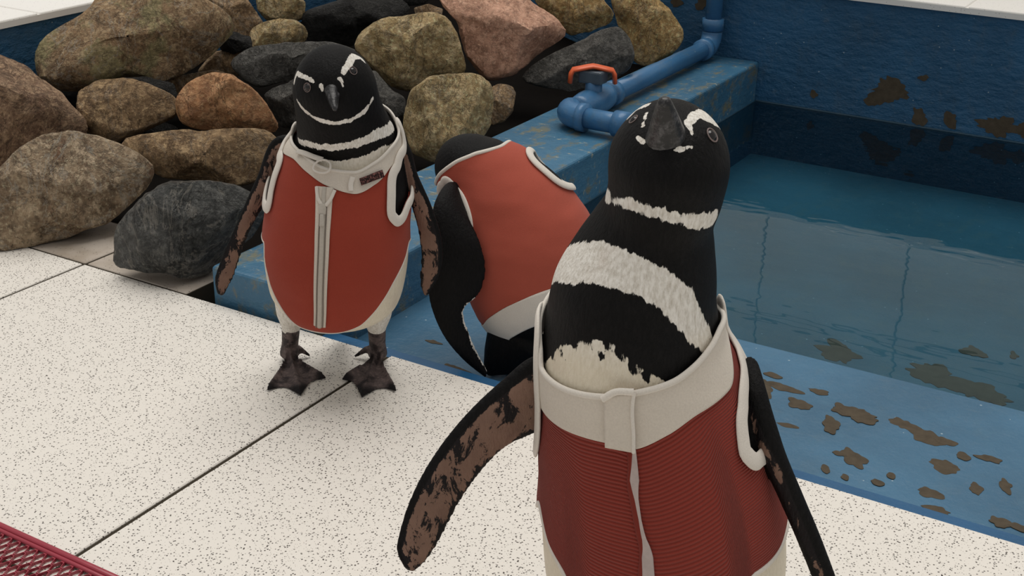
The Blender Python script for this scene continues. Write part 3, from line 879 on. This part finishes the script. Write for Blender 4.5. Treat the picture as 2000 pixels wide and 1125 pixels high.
def surf_patch(name, L, fa, fb, ph0, ph1, mat, parent, off, nph=200, ns=60, wrap=False, holes=(), thick=.0022, wr=0.0, vscale=1.0, bulge=0.0, ribs=None):
    """cloth between two t(phi) curves lying `off` above the body; holes: closed (phi, t) loops left open"""
    ph = np.linspace(ph0, ph1, nph, endpoint=not wrap); s = np.linspace(0, 1, ns)
    A, B = fa(ph), fb(ph)
    Tg = A[None]+(B-A)[None]*s[:, None]; Pg = np.broadcast_to(ph[None], Tg.shape); Sg = np.broadcast_to(s[:, None], Tg.shape)
    o_ = np.full(Tg.size, off)+bulge*np.sin(np.pi*Sg.ravel())
    Pw = L.P(Tg.ravel(), Pg.ravel())
    if wr:
        for i, v in enumerate(Pw):
            q = Vector((v[0]*11, v[1]*11, v[2]*22)); o_[i] += wr*(noise.noise(q)+.45*noise.noise(q*2.3))
    V = L.S(Tg.ravel(), Pg.ravel(), o_)
    faces = gridfaces(ns, nph, wrap)
    if holes:
        q0 = np.array([q[0] for q in faces]); ii, jj = q0//nph, q0 % nph
        tc = (Tg[ii, jj]+Tg[ii+1, jj])/2; pc = ph[jj]+.5*(ph[1]-ph[0]); ins = np.zeros(len(faces), bool)
        for h in holes: ins |= points_in(np.asarray(h), pc, tc)
        keep = [q for q, z in zip(faces, ins) if not z]
        faces = keep
    org = root_loc(parent)
    me = bpy.data.meshes.new(name); me.from_pydata((V-org).tolist(), [], faces); me.update()
    uv = me.uv_layers.new(name='UVMap')
    li = np.zeros(len(me.loops), int); me.loops.foreach_get('vertex_index', li)
    arc = np.abs(B-A).mean()*L.len
    vv = Sg.ravel()*(ribs if ribs else arc*10); uu = Pg.ravel()
    data = np.c_[uu[li], vv[li]].ravel(); uv.data.foreach_set('uv', data.astype(np.float32))
    bm = bmesh.new(); bm.from_mesh(me)
    lo = [v for v in bm.verts if not v.link_faces]; bmesh.ops.delete(bm, geom=lo, context='VERTS')
    bm.to_mesh(me); bm.free()
    o = link(name, me, mat, parent)
    md = o.modifiers.new('thickness', 'SOLIDIFY'); md.thickness = thick; md.offset = -1
    return o


def band(name, L, tp, hw, flat, off, mat, parent, closed=False, n=160):
    """flat binding sewn along (t, phi) points"""
    tp = np.asarray(tp, float)
    if closed: tp = np.vstack([tp, tp[:1]+[0, 2*np.pi if tp[-1, 1]-tp[0, 1] > 5 else 0]])
    q = smoothcurve(np.c_[tp[:, 0], tp[:, 1]], n)
    if closed: q = q[:-1]
    P = L.S(q[:, 0], q[:, 1], off); N_ = L.N(q[:, 0], q[:, 1])
    h = np.interp(np.linspace(0, 1, len(q)), np.linspace(0, 1, len(hw)), hw) if not np.isscalar(hw) else hw
    V, f = tube(P, h, 12, closed, True, N_, flat)
    return mesh(name, V, f, mat, parent)


def fncurve(fn, ph): return np.c_[fn(ph), ph]


def loop_tp(L, pts_tp, n=60):
    """closed smooth (phi, t) loop"""
    p = np.asarray(pts_tp, float); p = np.vstack([p[-2:], p, p[:3]])
    c = smoothcurve(p[:, ::-1], n*3)   # (t, phi) -> smooth
    k0, k1 = int(len(c)*.0), len(c)
    q = smoothcurve(np.vstack([np.asarray(pts_tp, float), np.asarray(pts_tp, float)[:1]]), n)[:-1]
    return q


def eye(L, px, py, r, root, ring=1.0):
    t, ph, p = L.hit(px, py); n = L.N(t, ph)[0]
    s = r*depth(p)/F
    e1 = nrm(np.cross(n, up)); e2 = np.cross(n, e1)
    # flattened ball
    nu, nv = 18, 10; V = []
    for i in range(nv+1):
        a = np.pi*i/nv
        for j in range(nu):
            b = 2*np.pi*j/nu; V.append(p-n*s*.28+s*(math.sin(a)*math.cos(b)*e1+math.sin(a)*math.sin(b)*e2+.75*math.cos(a)*n))
    mesh('eye', V, gridfaces(nv+1, nu, True), M['eye'], root)
    b = np.linspace(0, 2*np.pi, 36, endpoint=False)
    R = [p+n*s*.04+s*1.06*(math.cos(x)*e1+math.sin(x)*e2) for x in b]
    Vr, fr_ = tube(R, s*.13*ring, 8, True, False, np.array([n]*36), .8)
    mesh('eye_ring', Vr, fr_, M['eyering'], root)


def bill(root, base, tip, wid, hgt, side, sag, name='bill', mat='bill'):
    """hooked bill: base centre -> tip, upward vector from side x axis"""
    base, tip = np.asarray(base), np.asarray(tip); ax = tip-base; Ln = np.linalg.norm(ax); ax /= Ln
    side = nrm(side-(side@ax)*ax); upv = np.cross(side, ax)
    if upv@np.array([0, 0, 1.0]) < -.2 and sag == 0: upv = -upv
    ks = np.linspace(0, 1, 26); n = 20; V = []
    for k in ks:
        w_ = wid*((1-k)**1.15*.66+.14*(1-k**3)+.20); h_ = hgt*((1-k)**.8*.56+.22*(1-k**3)+.22)
        if k > .97: w_ *= .5; h_ *= .5
        c = base+ax*Ln*k-upv*sag*k**2.4
        for j in range(n):
            a = 2*np.pi*j/n; cx, sx = math.cos(a), math.sin(a)
            grv = 1-.20*math.exp(-((sx+.25)/.14)**2)-.10*math.exp(-((sx-.45)/.12)**2)*(1-k)+.05*math.sin(9*k)*(1-k)                 # groove where the mandibles meet
            V.append(c+side*w_*np.sign(cx)*abs(cx)**.9*grv+upv*h_*sx)
    f = gridfaces(26, n, True)+[tuple(range(n)), tuple(25*n+j for j in range(n))]
    return mesh(name, V, f, M[mat], root)


CAMF = -HF                                             # towards the viewer, level


def leg(top, bot, r0, r1):
    P = smoothcurve([top, (np.asarray(top)+np.asarray(bot))/2, bot], 14); V, f = tube(P, np.linspace(r0, r1, 14), 18); return V, f


def vpair(L_px, T_px, base, f0, f1):
    n = len(L_px); out = []
    for i, (a, b) in enumerate(zip(L_px, T_px)):
        k = i/(n-1); fd = f0[i] if isinstance(f0, (list, tuple)) else f0+(f1-f0)*k
        out.append((atp(*a, base, fd+.004), atp(*b, base, fd)))
    return out

# ---------- lofts
B1 = onz(650, 735)
L1 = Loft([(650, 612, 70, 0, .06, .06), (650, 588, 116, .01, .085, .075), (655, 545, 133, .015, .098, .085), (657, 490, 140, .02, .105, .09),
           (660, 425, 136, .02, .10, .085), (668, 360, 130, .015, .09, .08), (675, 305, 114, .015, .075, .07), (677, 268, 100, .02, .062, .06),
           (668, 240, 90, .035, .058, .055), (660, 205, 84, .045, .060, .055), (653, 165, 82, .05, .062, .055), (647, 87, 78, .05, .060, .055)],
          B1, CAMF, .10, .14)
BF = np.array([-.445, 1.06, 0])
L3 = Loft([(1300, 1215, 190, 0, .10, .09), (1300, 1160, 222, 0, .112, .095), (1297, 1080, 234, 0, .12, .10), (1292, 1000, 235, 0, .125, .105),
           (1284, 920, 228, 0, .12, .10), (1268, 830, 213, 0, .112, .095), (1247, 740, 193, 0, .105, .09), (1232, 650, 172, 0, .098, .085),
           (1240, 570, 162, 0, .092, .08), (1262, 500, 142, .005, .082, .075), (1277, 450, 122, .01, .072, .07), (1288, 410, 109, .015, .064, .064),
           (1300, 370, 113, .02, .062, .064), (1306, 325, 118, .02, .066, .068), (1306, 280, 118, .015, .066, .066), (1303, 193, 112, .01, .062, .062)],
          BF, CAMF, .07, .10)
B2 = np.array([-1.02, 1.80, ZS])
L2 = Loft([(1104, 655, 85, 0, .06, .06), (1085, 612, 124, 0, .09, .08), (1060, 560, 137, 0, .10, .09),
           (1028, 490, 138, -.01, .10, .09), (992, 415, 124, -.03, .09, .08), (955, 360, 98, -.05, .075, .07), (922, 325, 76, -.063, .064, .063),
           (902, 297, 68, -.070, .060, .06), (889, 266, 64, -.075, .058, .055)], B2, CAMF, .10, .13)
#DEBUG


def spx(L, pts): return [L.hit(*p)[:2] for p in pts]


def pxband(name, L, pts, hw, flat, off, mat, parent, n=80): return band(name, L, spx(L, pts), hw, flat, off, mat, parent, False, n)


def pxpatch(name, L, quad, off, mat, parent, nu=14, nv=14, thick=.0015, bend=0.0):
    q = np.array(quad, float); V = []; UV = []
    for i in range(nv):
        for j in range(nu):
            u, v = j/(nu-1), i/(nv-1)
            p = q[0]*(1-u)*(1-v)+q[1]*u*(1-v)+q[2]*u*v+q[3]*(1-u)*v
            t, ph, P_ = L.hit(*p); V.append(L.S(t, ph, off+bend*math.sin(math.pi*u))[0]); UV.append((u, v))
    o = mesh(name, V, gridfaces(nv, nu), mat, parent, True, False)
    me = o.data; uv = me.uv_layers.new(name='UVMap')
    for lp in me.loops: uv.data[lp.index].uv = UV[lp.vertex_index]
    md = o.modifiers.new('thickness', 'SOLIDIFY'); md.thickness = thick; md.offset = 0
    return o


def ellipse_loop(p0, t0, rp, rt_, skew=0.0, n=48, e=.75):
    a = np.linspace(0, 2*np.pi, n, endpoint=False); c, s = np.cos(a), np.sin(a)
    ph = p0+rp*np.sign(c)*np.abs(c)**e+skew*np.sign(s)*np.abs(s); t = t0+rt_*np.sign(s)*np.abs(s)**e
    return np.c_[ph, t]


def limit(fn, ph, width): return (width-np.abs(ph))*.1


def default_feet(base, half, r=.015, top=.16, wd=None):
    ex = []
    fdir = CAMF; sd_ = np.cross(np.array([0, 0, 1.0]), fdir)
    for s in (-1, 1):
        heel = base+sd_*half*s; tips = [heel+fdir*.075-sd_*.045, heel+fdir*.10+sd_*.004*s, heel+fdir*.075+sd_*.045]
        V, f, cl = foot(heel, tips, None); ex.append((V, f, dict(foot=1.0, claw=cl, white=-.05)))
        V, f = leg(heel+np.array([0, 0, top])-fdir*.01, heel+np.array([0, 0, .006]), r*1.8, r*.85); z = V[:, 2]-base[2]
        ex.append((V, f, dict(foot=(z < .055).astype(float), white=.05)))
    return ex


# ================================================================== front penguin
r3 = empty('penguin', BF); tag(r3, 'large penguin in ribbed red vest looking upwards with bill raised', 'penguin')
bellyf3 = L3.curve([(1066, 708), (1090, 683), (1130, 668), (1190, 668), (1222, 693), (1255, 722), (1300, 748), (1350, 790), (1400, 830)], [(1.5, 860), (2.2, 860), (np.pi, 860), (-2.2, 720), (-1.75, 715)])


def white3(V, T, PH):
    f = np.minimum((bellyf3(PH)-T)*L3.len, (np.interp(T, [.33, .38, .54, .58], [2.0, .72, .72, 1.6])-np.abs(PH))*.1)
    for st in ([(1178, 380, 12), (1230, 398, 13), (1290, 417, 13), (1350, 433, 15), (1393, 428, 20)],
               [(1088, 520, 38), (1120, 512, 44), (1165, 512, 43), (1225, 527, 38), (1285, 557, 36), (1330, 598, 36), (1362, 640, 30), (1388, 678, 20)],
               [(1344, 240, 8), (1355, 227, 11), (1373, 220, 12.5), (1391, 226, 13), (1404, 242, 9)], [(1346, 245, 6), (1352, 262, 4)], [(1374, 228, 13), (1390, 235, 13), (1403, 246, 9)],
               [(1229, 228, 9), (1245, 213, 11), (1264, 205, 9)], [(1262, 220, 4), (1256, 246, 4)],
               [(1318, 293, 4), (1334, 291, 5), (1350, 286, 4)], [(1244, 268, 4), (1258, 278, 4)]):
        f = np.maximum(f, stroke_field(L3, V, st)*(2.5 if st[0][1] < 300 else 1))
    for st in ([(1105, 706, 5), (1107, 701, 3)], [(1175, 699, 6), (1172, 691, 4)], [(1078, 688, 9), (1082, 704, 4)], [(1093, 680, 7), (1096, 692, 4)], [(1120, 670, 8), (1124, 681, 3)], [(1151, 668, 7), (1152, 684, 4)], [(1186, 666, 8), (1188, 678, 3)], [(1206, 688, 9), (1214, 703, 4)], [(1236, 712, 9), (1242, 728, 5)], [(1262, 732, 8), (1266, 744, 4)], [(1362, 245, 6)]):
        f = np.minimum(f, -stroke_field(L3, V, st))
    return f


def cream3(V, T, PH): return np.clip((.68-T)*12, 0, 1)


fl_l = blade(vpair([(1085, 690), (1040, 697), (985, 740), (910, 810), (850, 885), (805, 965), (781, 1035), (775, 1080), (793, 1110)],
                   [(1080, 835), (1036, 850), (990, 872), (945, 915), (905, 970), (875, 1025), (850, 1072), (830, 1100), (808, 1118)], BF, 0, .06), .011, CAMF, .014)
fl_r = blade(vpair([(1462, 695), (1484, 755), (1517, 845), (1557, 942), (1600, 1042), (1632, 1125), (1655, 1190), (1652, 1225)],
                   [(1450, 770), (1466, 850), (1494, 915), (1530, 995), (1566, 1080), (1592, 1145), (1620, 1200), (1640, 1230)], BF, [.01, .04, .06, .07, .08, .09, .10, .10], 0), .013, CAMF, .016)
ex = [(fl_l[0], fl_l[1], dict(under=fl_l[2])), (fl_r[0], fl_r[1], dict(under=fl_r[2]-.009))]
ex += default_feet(BF-CAMF*.02, .062, .017, .20)
tv, tf = tube([BF+np.array([0, 0, .16])-CAMF*.06, BF+np.array([0, 0, .07])-CAMF*.12, BF+np.array([0, 0, .012])-CAMF*.17], [.05, .03, .008], 16)
ex.append((tv, tf, dict(white=-.05)))
build_body('body', r3, L3, ex, white3, cream3)
eye(L3, 1391, 264, 13.5, r3); eye(L3, 1237, 233, 9.5, r3)
t_, p_, bp_ = L3.hit(1297, 268); nb = L3.N(t_, p_)[0]
tipd = pray(1297, 186); tip3 = CC+tipd*((depth(bp_)-.028)/(tipd@fw))
bill(r3, bp_-nb*.022-np.array([0, 0, .004]), tip3, .024, .019, rt, -.004)
# vest
inner3 = L3.curve([(1066, 690), (1066, 712), (1078, 735), (1110, 757), (1180, 771), (1250, 762), (1310, 743), (1350, 712), (1380, 675), (1397, 640)], [(1.9, 612), (2.4, 605), (np.pi, 600), (-2.4, 605), (-1.9, 620)])
lower3 = L3.curve([(1064, 785), (1100, 828), (1160, 853), (1200, 862), (1240, 872), (1300, 846), (1360, 805), (1415, 762)], [(1.45, 672), (1.9, 650), (2.4, 640), (np.pi, 638), (-2.4, 645), (-1.9, 660), (-1.6, 690)])
hem3 = L3.curve([(1062, 985), (1080, 1060), (1110, 1120), (1465, 1120), (1492, 1100), (1515, 1070), (1528, 1030)], [(-.65, 1150), (0, 1175), (.4, 1160), (1.6, 985), (2.2, 1000), (np.pi, 1030), (-2.2, 1000), (-1.6, 965)])
def px_loop(L, px, tp):
    q = [L.hit(*p)[:2] for p in px]; q = [(b, a) for a, b in q]+list(tp); q = np.array(q)
    e = np.vstack([q[-2:], q, q[:2]]); c = smoothcurve(e, 40*len(e)); d = np.linalg.norm(c-q[0], axis=1)
    i0 = int(np.argmin(d[:len(d)//2])); i1 = len(d)//2+int(np.argmin(d[len(d)//2:]))
    return c[i0:i1][::max(1, (i1-i0)//60)]


arm3r = px_loop(L3, [], [(1.66, .60), (1.58, .55), (1.36, .512), (1.0, .474), (.85, .442), (.80, .414), (.85, .394), (.98, .384), (1.16, .382), (1.38, .400), (1.62, .455), (1.78, .53), (1.85, .59), (1.80, .635), (1.70, .635)]); arm3l = ellipse_loop(-1.78, .505, .44, .110, .08)
vest3 = empty('vest', (0, 0, 0)); vest3.parent = r3; vest3['label'] = 'ribbed rust red vest with wide off white collar'
PI = np.pi
surf_patch('fabric', L3, hem3, lower3, -PI, PI, M['red_rib'], vest3, .0045, 360, 150, True, [arm3r, arm3l], wr=.0016, ribs=62*.314)
surf_patch('collar', L3, lower3, inner3, -PI, PI, M['trim_dull'], vest3, .0065, 320, 26, True, [], wr=.0012, thick=.003)
band('collar_edge', L3, fncurve(inner3, np.linspace(-PI, PI, 120, endpoint=False)), .0032, .8, .0052, M['trim'], vest3, True, 240)
band('armhole_binding', L3, arm3r[:, ::-1], .0088, .30, .0075, M['trim'], vest3, True, 160)
band('armhole_binding', L3, arm3l[:, ::-1], .0088, .30, .0075, M['trim'], vest3, True, 160)
band('hem_binding', L3, fncurve(hem3, np.linspace(-PI, PI, 120, endpoint=False)), .0028, .7, .0045, M['trim'], vest3, True, 240)
pxpatch('collar_tab', L3, [(1187, 765), (1238, 757), (1240, 874), (1190, 864)], .0105, M['trim_dull'], vest3, 12, 16, .003)
pxband('tab_edge', L3, [(1238, 758), (1236, 800), (1239, 840), (1240, 874)], .0018, .8, .0125, M['trim'], vest3)
pxband('tab_edge', L3, [(1185, 770), (1205, 757), (1238, 756)], .0034, .8, .0125, M['trim'], vest3)
pxband('seam_tape', L3, [(1240, 872), (1241, 905), (1242, 945), (1248, 985), (1256, 1030), (1265, 1070), (1267, 1100), (1268, 1120)], [.0016, .003, .0045, .002, .0014, .0022, .0055, .006], .3, .0072, M['lining'], vest3, 120)
pxband('seam_fold', L3, [(1234, 872), (1236, 905), (1235, 945), (1242, 985), (1250, 1030), (1258, 1070), (1255, 1120)], .004, .6, .0052, M['red_rib'], vest3, 120)

# ================================================================== standing penguin
r1 = empty('penguin', B1); tag(r1, 'small penguin in zipped red vest standing with bowed head on tiles', 'penguin')
bellyf1 = L1.curve([(592, 298), (610, 306), (640, 314), (690, 309), (720, 299), (745, 290), (768, 279)], [(1.7, 285), (2.2, 300), (np.pi, 300), (-2.2, 300), (-1.7, 300)])


def white1(V, T, PH):
    f = np.minimum((bellyf1(PH)-T)*L1.len, (np.interp(T, [.38, .44, .57, .62], [1.85, .78, .78, 1.5])-np.abs(PH))*.1)
    for st in ([(580, 196, 2.5), (592, 213, 3.5), (618, 232, 4), (650, 241, 4.5), (685, 235, 4.5), (712, 217, 4.5), (728, 192, 4)],
               [(671, 141, 5), (682, 122, 8), (691, 109, 8), (704, 113, 4), (715, 124, 2)], [(574, 162, 4), (580, 143, 5), (591, 149, 5), (606, 155, 4), (613, 160, 3)],
               [(583, 274, 6), (605, 282, 8), (640, 288, 9), (690, 282, 9), (735, 263, 11), (765, 248, 12)],
               [(662, 154, 4), (669, 160, 3), (669, 168, 2)], [(626, 167, 4.5), (630, 176, 2)]):
        f = np.maximum(f, stroke_field(L1, V, st)*(2.2 if st[0][1] < 250 else 1.2))
    return f


fl1 = blade(vpair([(585, 262), (545, 265), (500, 350), (460, 440), (430, 510), (419, 550), (424, 574)], [(592, 335), (562, 340), (524, 392), (494, 440), (472, 495), (455, 545), (437, 579)], B1, .0, .03), .0095, CAMF, .013)
fr1 = blade(vpair([(765, 268), (788, 275), (815, 340), (846, 410), (865, 480), (858, 540), (836, 574)], [(765, 345), (786, 350), (800, 392), (816, 450), (822, 510), (820, 555), (829, 579)], B1, .0, .03), .0095, CAMF, .013)
ex = [(fl1[0], fl1[1], dict(under=fl1[2])), (fr1[0], fr1[1], dict(under=fr1[2]))]
for heel, tips, kneex, cx2 in (((566, 702), [(519, 768), (588, 777), (639, 743)], 568, (606, 698)), ((738, 702), [(666, 745), (706, 781), (776, 769)], 736, (692, 700))):
    h = onz(*heel); V, f, cl = foot(h, [onz(*q) for q in tips], None); ex.append((V, f, dict(foot=1.0, claw=cl)))
    top = atp(kneex+(6 if kneex < 650 else -4), 575, B1, -.025); an_ = atp(kneex, 645, B1, -.04); bot = h+np.array([0, 0, .010])
    P_ = smoothcurve([top, an_, (an_+bot)/2, bot], 24); kk = np.linspace(0, 1, 24)
    V, f = tube(P_, np.interp(kk, [0, .3, .5, .8, 1], [.034, .026, .0155, .0140, .017]), 20)
    zz = V[:, 2]; ex.append((V, f, dict(foot=(zz < an_[2]+.002).astype(float), white=.03*np.sign(zz-an_[2]+.01))))
    V, f = tube([h+np.array([0, 0, .022]), (h+onz(*cx2))/2+np.array([0, 0, .018]), onz(*cx2)+np.array([0, 0, .003])], [.008, .006, .0022], 12)
    ex.append((V, f, dict(foot=1.0, claw=np.linspace(0, 1, len(V)))))
tv, tf = tube([B1+np.array([0, 0, .14])-CAMF*.05, B1+np.array([0, 0, .08])-CAMF*.10, B1+np.array([0, 0, .03])-CAMF*.14], [.045, .026, .007], 16)
ex.append((tv, tf, dict(white=-.05)))
build_body('body', r1, L1, ex, white1, lambda V, T, PH: np.clip((.70-T)*14, 0, 1), .0027)
eye(L1, 690, 138, 7.5, r1, .8); eye(L1, 600, 171, 8, r1, .8)
t_, p_, bp_ = L1.hit(645, 172); nb = L1.N(t_, p_)[0]
tipd = pray(656, 219); ts_, ps_, pt_ = L1.hit(656, 219); tip1 = CC+tipd*(np.linalg.norm(pt_-CC)-.030)
bill(r1, bp_-nb*.012, tip1, .0135, .0125, rt*.93-up*-.3, .004)
inner1 = L1.curve([(572, 268), (582, 294), (605, 316), (640, 332), (690, 338), (730, 318), (758, 288), (772, 262)], [(1.9, 250), (2.4, 248), (np.pi, 250), (-2.4, 252), (-1.9, 255)])
lower1 = L1.curve([(560, 300), (578, 312), (602, 337), (640, 364), (690, 379), (730, 360), (762, 322), (782, 290)], [(1.9, 275), (2.4, 270), (np.pi, 270), (-2.4, 272), (-1.9, 280)])
hem1 = L1.curve([(521, 475), (525, 522), (535, 562), (556, 604), (592, 636), (640, 646), (700, 633), (735, 598), (765, 550), (788, 500), (794, 472)], [(1.9, 465), (2.4, 470), (np.pi, 480), (-2.4, 470), (-1.9, 465)])
arm1r = px_loop(L1, [(779, 276), (769, 320), (758, 370), (757, 408), (765, 428), (778, 424), (787, 402)], [(1.45, .50), (1.68, .55), (1.85, .61), (1.88, .66), (1.75, .69)])
arm1l = px_loop(L1, [(571, 268), (557, 300), (546, 345), (538, 378), (536, 392)], [(-1.25, .41), (-1.50, .45), (-1.75, .52), (-1.90, .60), (-1.87, .66), (-1.70, .68)])
vest1 = empty('vest', (0, 0, 0)); vest1.parent = r1; vest1['label'] = 'rust red vest with a white zip and collar'
surf_patch('fabric', L1, hem1, lower1, -PI, PI, M['red_plain'], vest1, .0045, 300, 130, True, [arm1r, arm1l], wr=.0014)
surf_patch('collar', L1, lower1, inner1, -PI, PI, M['trim_dull'], vest1, .0065, 260, 24, True, [arm1r, arm1l], wr=.0008, thick=.003)
band('collar_edge', L1, fncurve(inner1, np.linspace(-PI, PI, 100, endpoint=False)), .0026, .8, .006, M['trim'], vest1, True, 200)
band('armhole_binding', L1, arm1r[:, ::-1], .0085, .35, .008, M['trim'], vest1, True, 140)
band('armhole_binding', L1, arm1l[:, ::-1], .0085, .35, .008, M['trim'], vest1, True, 140)
band('hem_binding', L1, fncurve(hem1, np.linspace(-PI, PI, 120, endpoint=False)), .0016, .8, .0038, M['trim'], vest1, True, 240)
zp_ = [(636, 366), (634, 400), (632, 440), (630, 490), (628, 540), (627, 590), (626, 632)]
pxband('zip_tape', L1, zp_, [.0135, .0125, .0115, .0110, .0105, .0100, .0095], .16, .0062, M['trim_dull'], vest1)
pxband('zip_teeth', L1, zp_, .0034, .6, .0085, M['zip'], vest1)
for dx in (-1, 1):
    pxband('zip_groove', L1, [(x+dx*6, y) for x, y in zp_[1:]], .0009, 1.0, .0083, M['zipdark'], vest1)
pxband('zip_slider', L1, [(633, 398), (632, 418)], [.0045, .006, .0055], .55, .010, M['zip'], vest1, 12)
pxband('zip_pull', L1, [(632, 418), (632, 440)], [.003, .0038], .4, .0125, M['zip'], vest1, 10)
pxband('zip_flap', L1, [(622, 366), (624, 385), (631, 400)], .0026, .8, .0095, M['trim'], vest1, 20)
pxband('zip_flap', L1, [(655, 372), (648, 388), (638, 402)], .0026, .8, .0095, M['trim'], vest1, 20)
pxband('collar_strap', L1, [(586, 305), (600, 310), (615, 316), (632, 321)], .0045, .45, .0115, M['trim'], vest1, 24)
aa = np.linspace(0, 2*np.pi, 24, endpoint=False)
band('strap_ring', L1, spx(L1, [(633+15*math.cos(x), 331+9*math.sin(x)) for x in aa]), .0016, 1.0, .0125, M['trim'], vest1, True, 60)
pxband('collar_strap', L1, [(688, 346), (684, 360), (684, 374)], .0038, .35, .0100, M['trim'], vest1, 20)
pxpatch('care_label', L1, [(699, 349), (740, 332), (744, 345), (703, 363)], .0105, M['label'], vest1, 8, 5, .0012)

# ================================================================== bending penguin
r2 = empty('penguin', B2); tag(r2, 'penguin bending forwards with its back turned, in plain coral red vest', 'penguin')
fp = vpair([(888, 352), (868, 362), (850, 392), (838, 450), (832, 530), (842, 600), (870, 662), (910, 708), (948, 738)], [(900, 385), (906, 398), (917, 428), (938, 472), (949, 528), (938, 572), (907, 604), (919, 655), (952, 724)], B2, [-.03, .015, .05, .075, .09, .095, .097, .098, .098], 0)
fb2 = blade(fp, .011, -CAMF, .016)
trail = smoothcurve([p[1] for p in fp], 60)[36:]
dt = np.array([np.min(np.linalg.norm(trail-v, axis=1)) for v in fb2[0]])
ex = [(fb2[0], fb2[1], dict(under=-.02, white=.0032-dt))]
fo2 = vpair([(1040, 330), (1085, 345), (1130, 400), (1160, 470), (1175, 540)], [(1050, 380), (1090, 390), (1120, 430), (1150, 490), (1172, 545)], B2, -.06, -.02)
fo = blade(fo2, .010, -CAMF, .014); ex.append((fo[0], fo[1], dict(under=-.02)))
ex += default_feet(B2-CAMF*.02+np.array([.02, .02, 0]), .055, .015, .16)
tt = [atp(1050, 620, B2, .03), atp(1010, 665, B2, .05), atp(975, 705, B2, .055), atp(952, 733, B2, .06)]
tv, tf = tube(tt, [.085, .065, .035, .010], 24, normals=np.array([CAMF+np.array([0, 0, .8])]*4), flat=.55)
tv[:, 2] = np.maximum(tv[:, 2], ZS+.004)
ex.append((tv, tf, dict(white=-.05)))
build_body('body', r2, L2, ex, lambda V, T, PH: np.minimum((.60-T)*.3, (np.abs(PH)-2.2)*.1), lambda V, T, PH: np.zeros(len(V)), .0027)
t_, p_, bp_ = L2.hit(862, 300)
neck2 = L2.curve([(868, 335), (890, 319), (925, 304)], [(1.2, .815), (2, .815), (np.pi, .84), (-2, .875), (-1.2, .885)])
hemu2 = L2.curve([(941, 632), (962, 616), (1000, 593), (1040, 575), (1078, 562)], [(.6, 575), (1.2, 575), (2, 580), (np.pi, 590), (-2.2, 585), (-1.6, 578)])
heml2 = L2.curve([(950, 688), (968, 678), (1000, 656), (1045, 634)], [(.3, 618), (.8, 615), (1.5, 615), (np.pi, 630), (-2.2, 628), (-1.6, 622)])
arm2l = px_loop(L2, [(870, 358), (889, 362), (905, 382), (917, 412), (923, 448)], [(-.75, .565), (-1.1, .56), (-1.5, .62), (-1.6, .74), (-1.35, .82), (-.95, .86)])
arm2r = ellipse_loop(1.66, .655, .52, .085, 0)
vest2 = empty('vest', (0, 0, 0)); vest2.parent = r2; vest2['label'] = 'coral red vest with a wide off white hem'
surf_patch('fabric', L2, hemu2, neck2, -PI, PI, M['red_light'], vest2, .0045, 300, 130, True, [arm2l, arm2r], wr=.0020)
surf_patch('hem', L2, heml2, hemu2, -PI, PI, M['trim'], vest2, .0060, 220, 20, True, wr=.001, thick=.003)
band('neck_binding', L2, fncurve(neck2, np.linspace(-PI, PI, 100, endpoint=False)), .0034, .7, .0045, M['trim'], vest2, True, 180)
for lp in (arm2l, arm2r):
    band('armhole_binding', L2, lp[:, ::-1], .0075, .45, .0075, M['trim'], vest2, True, 140)
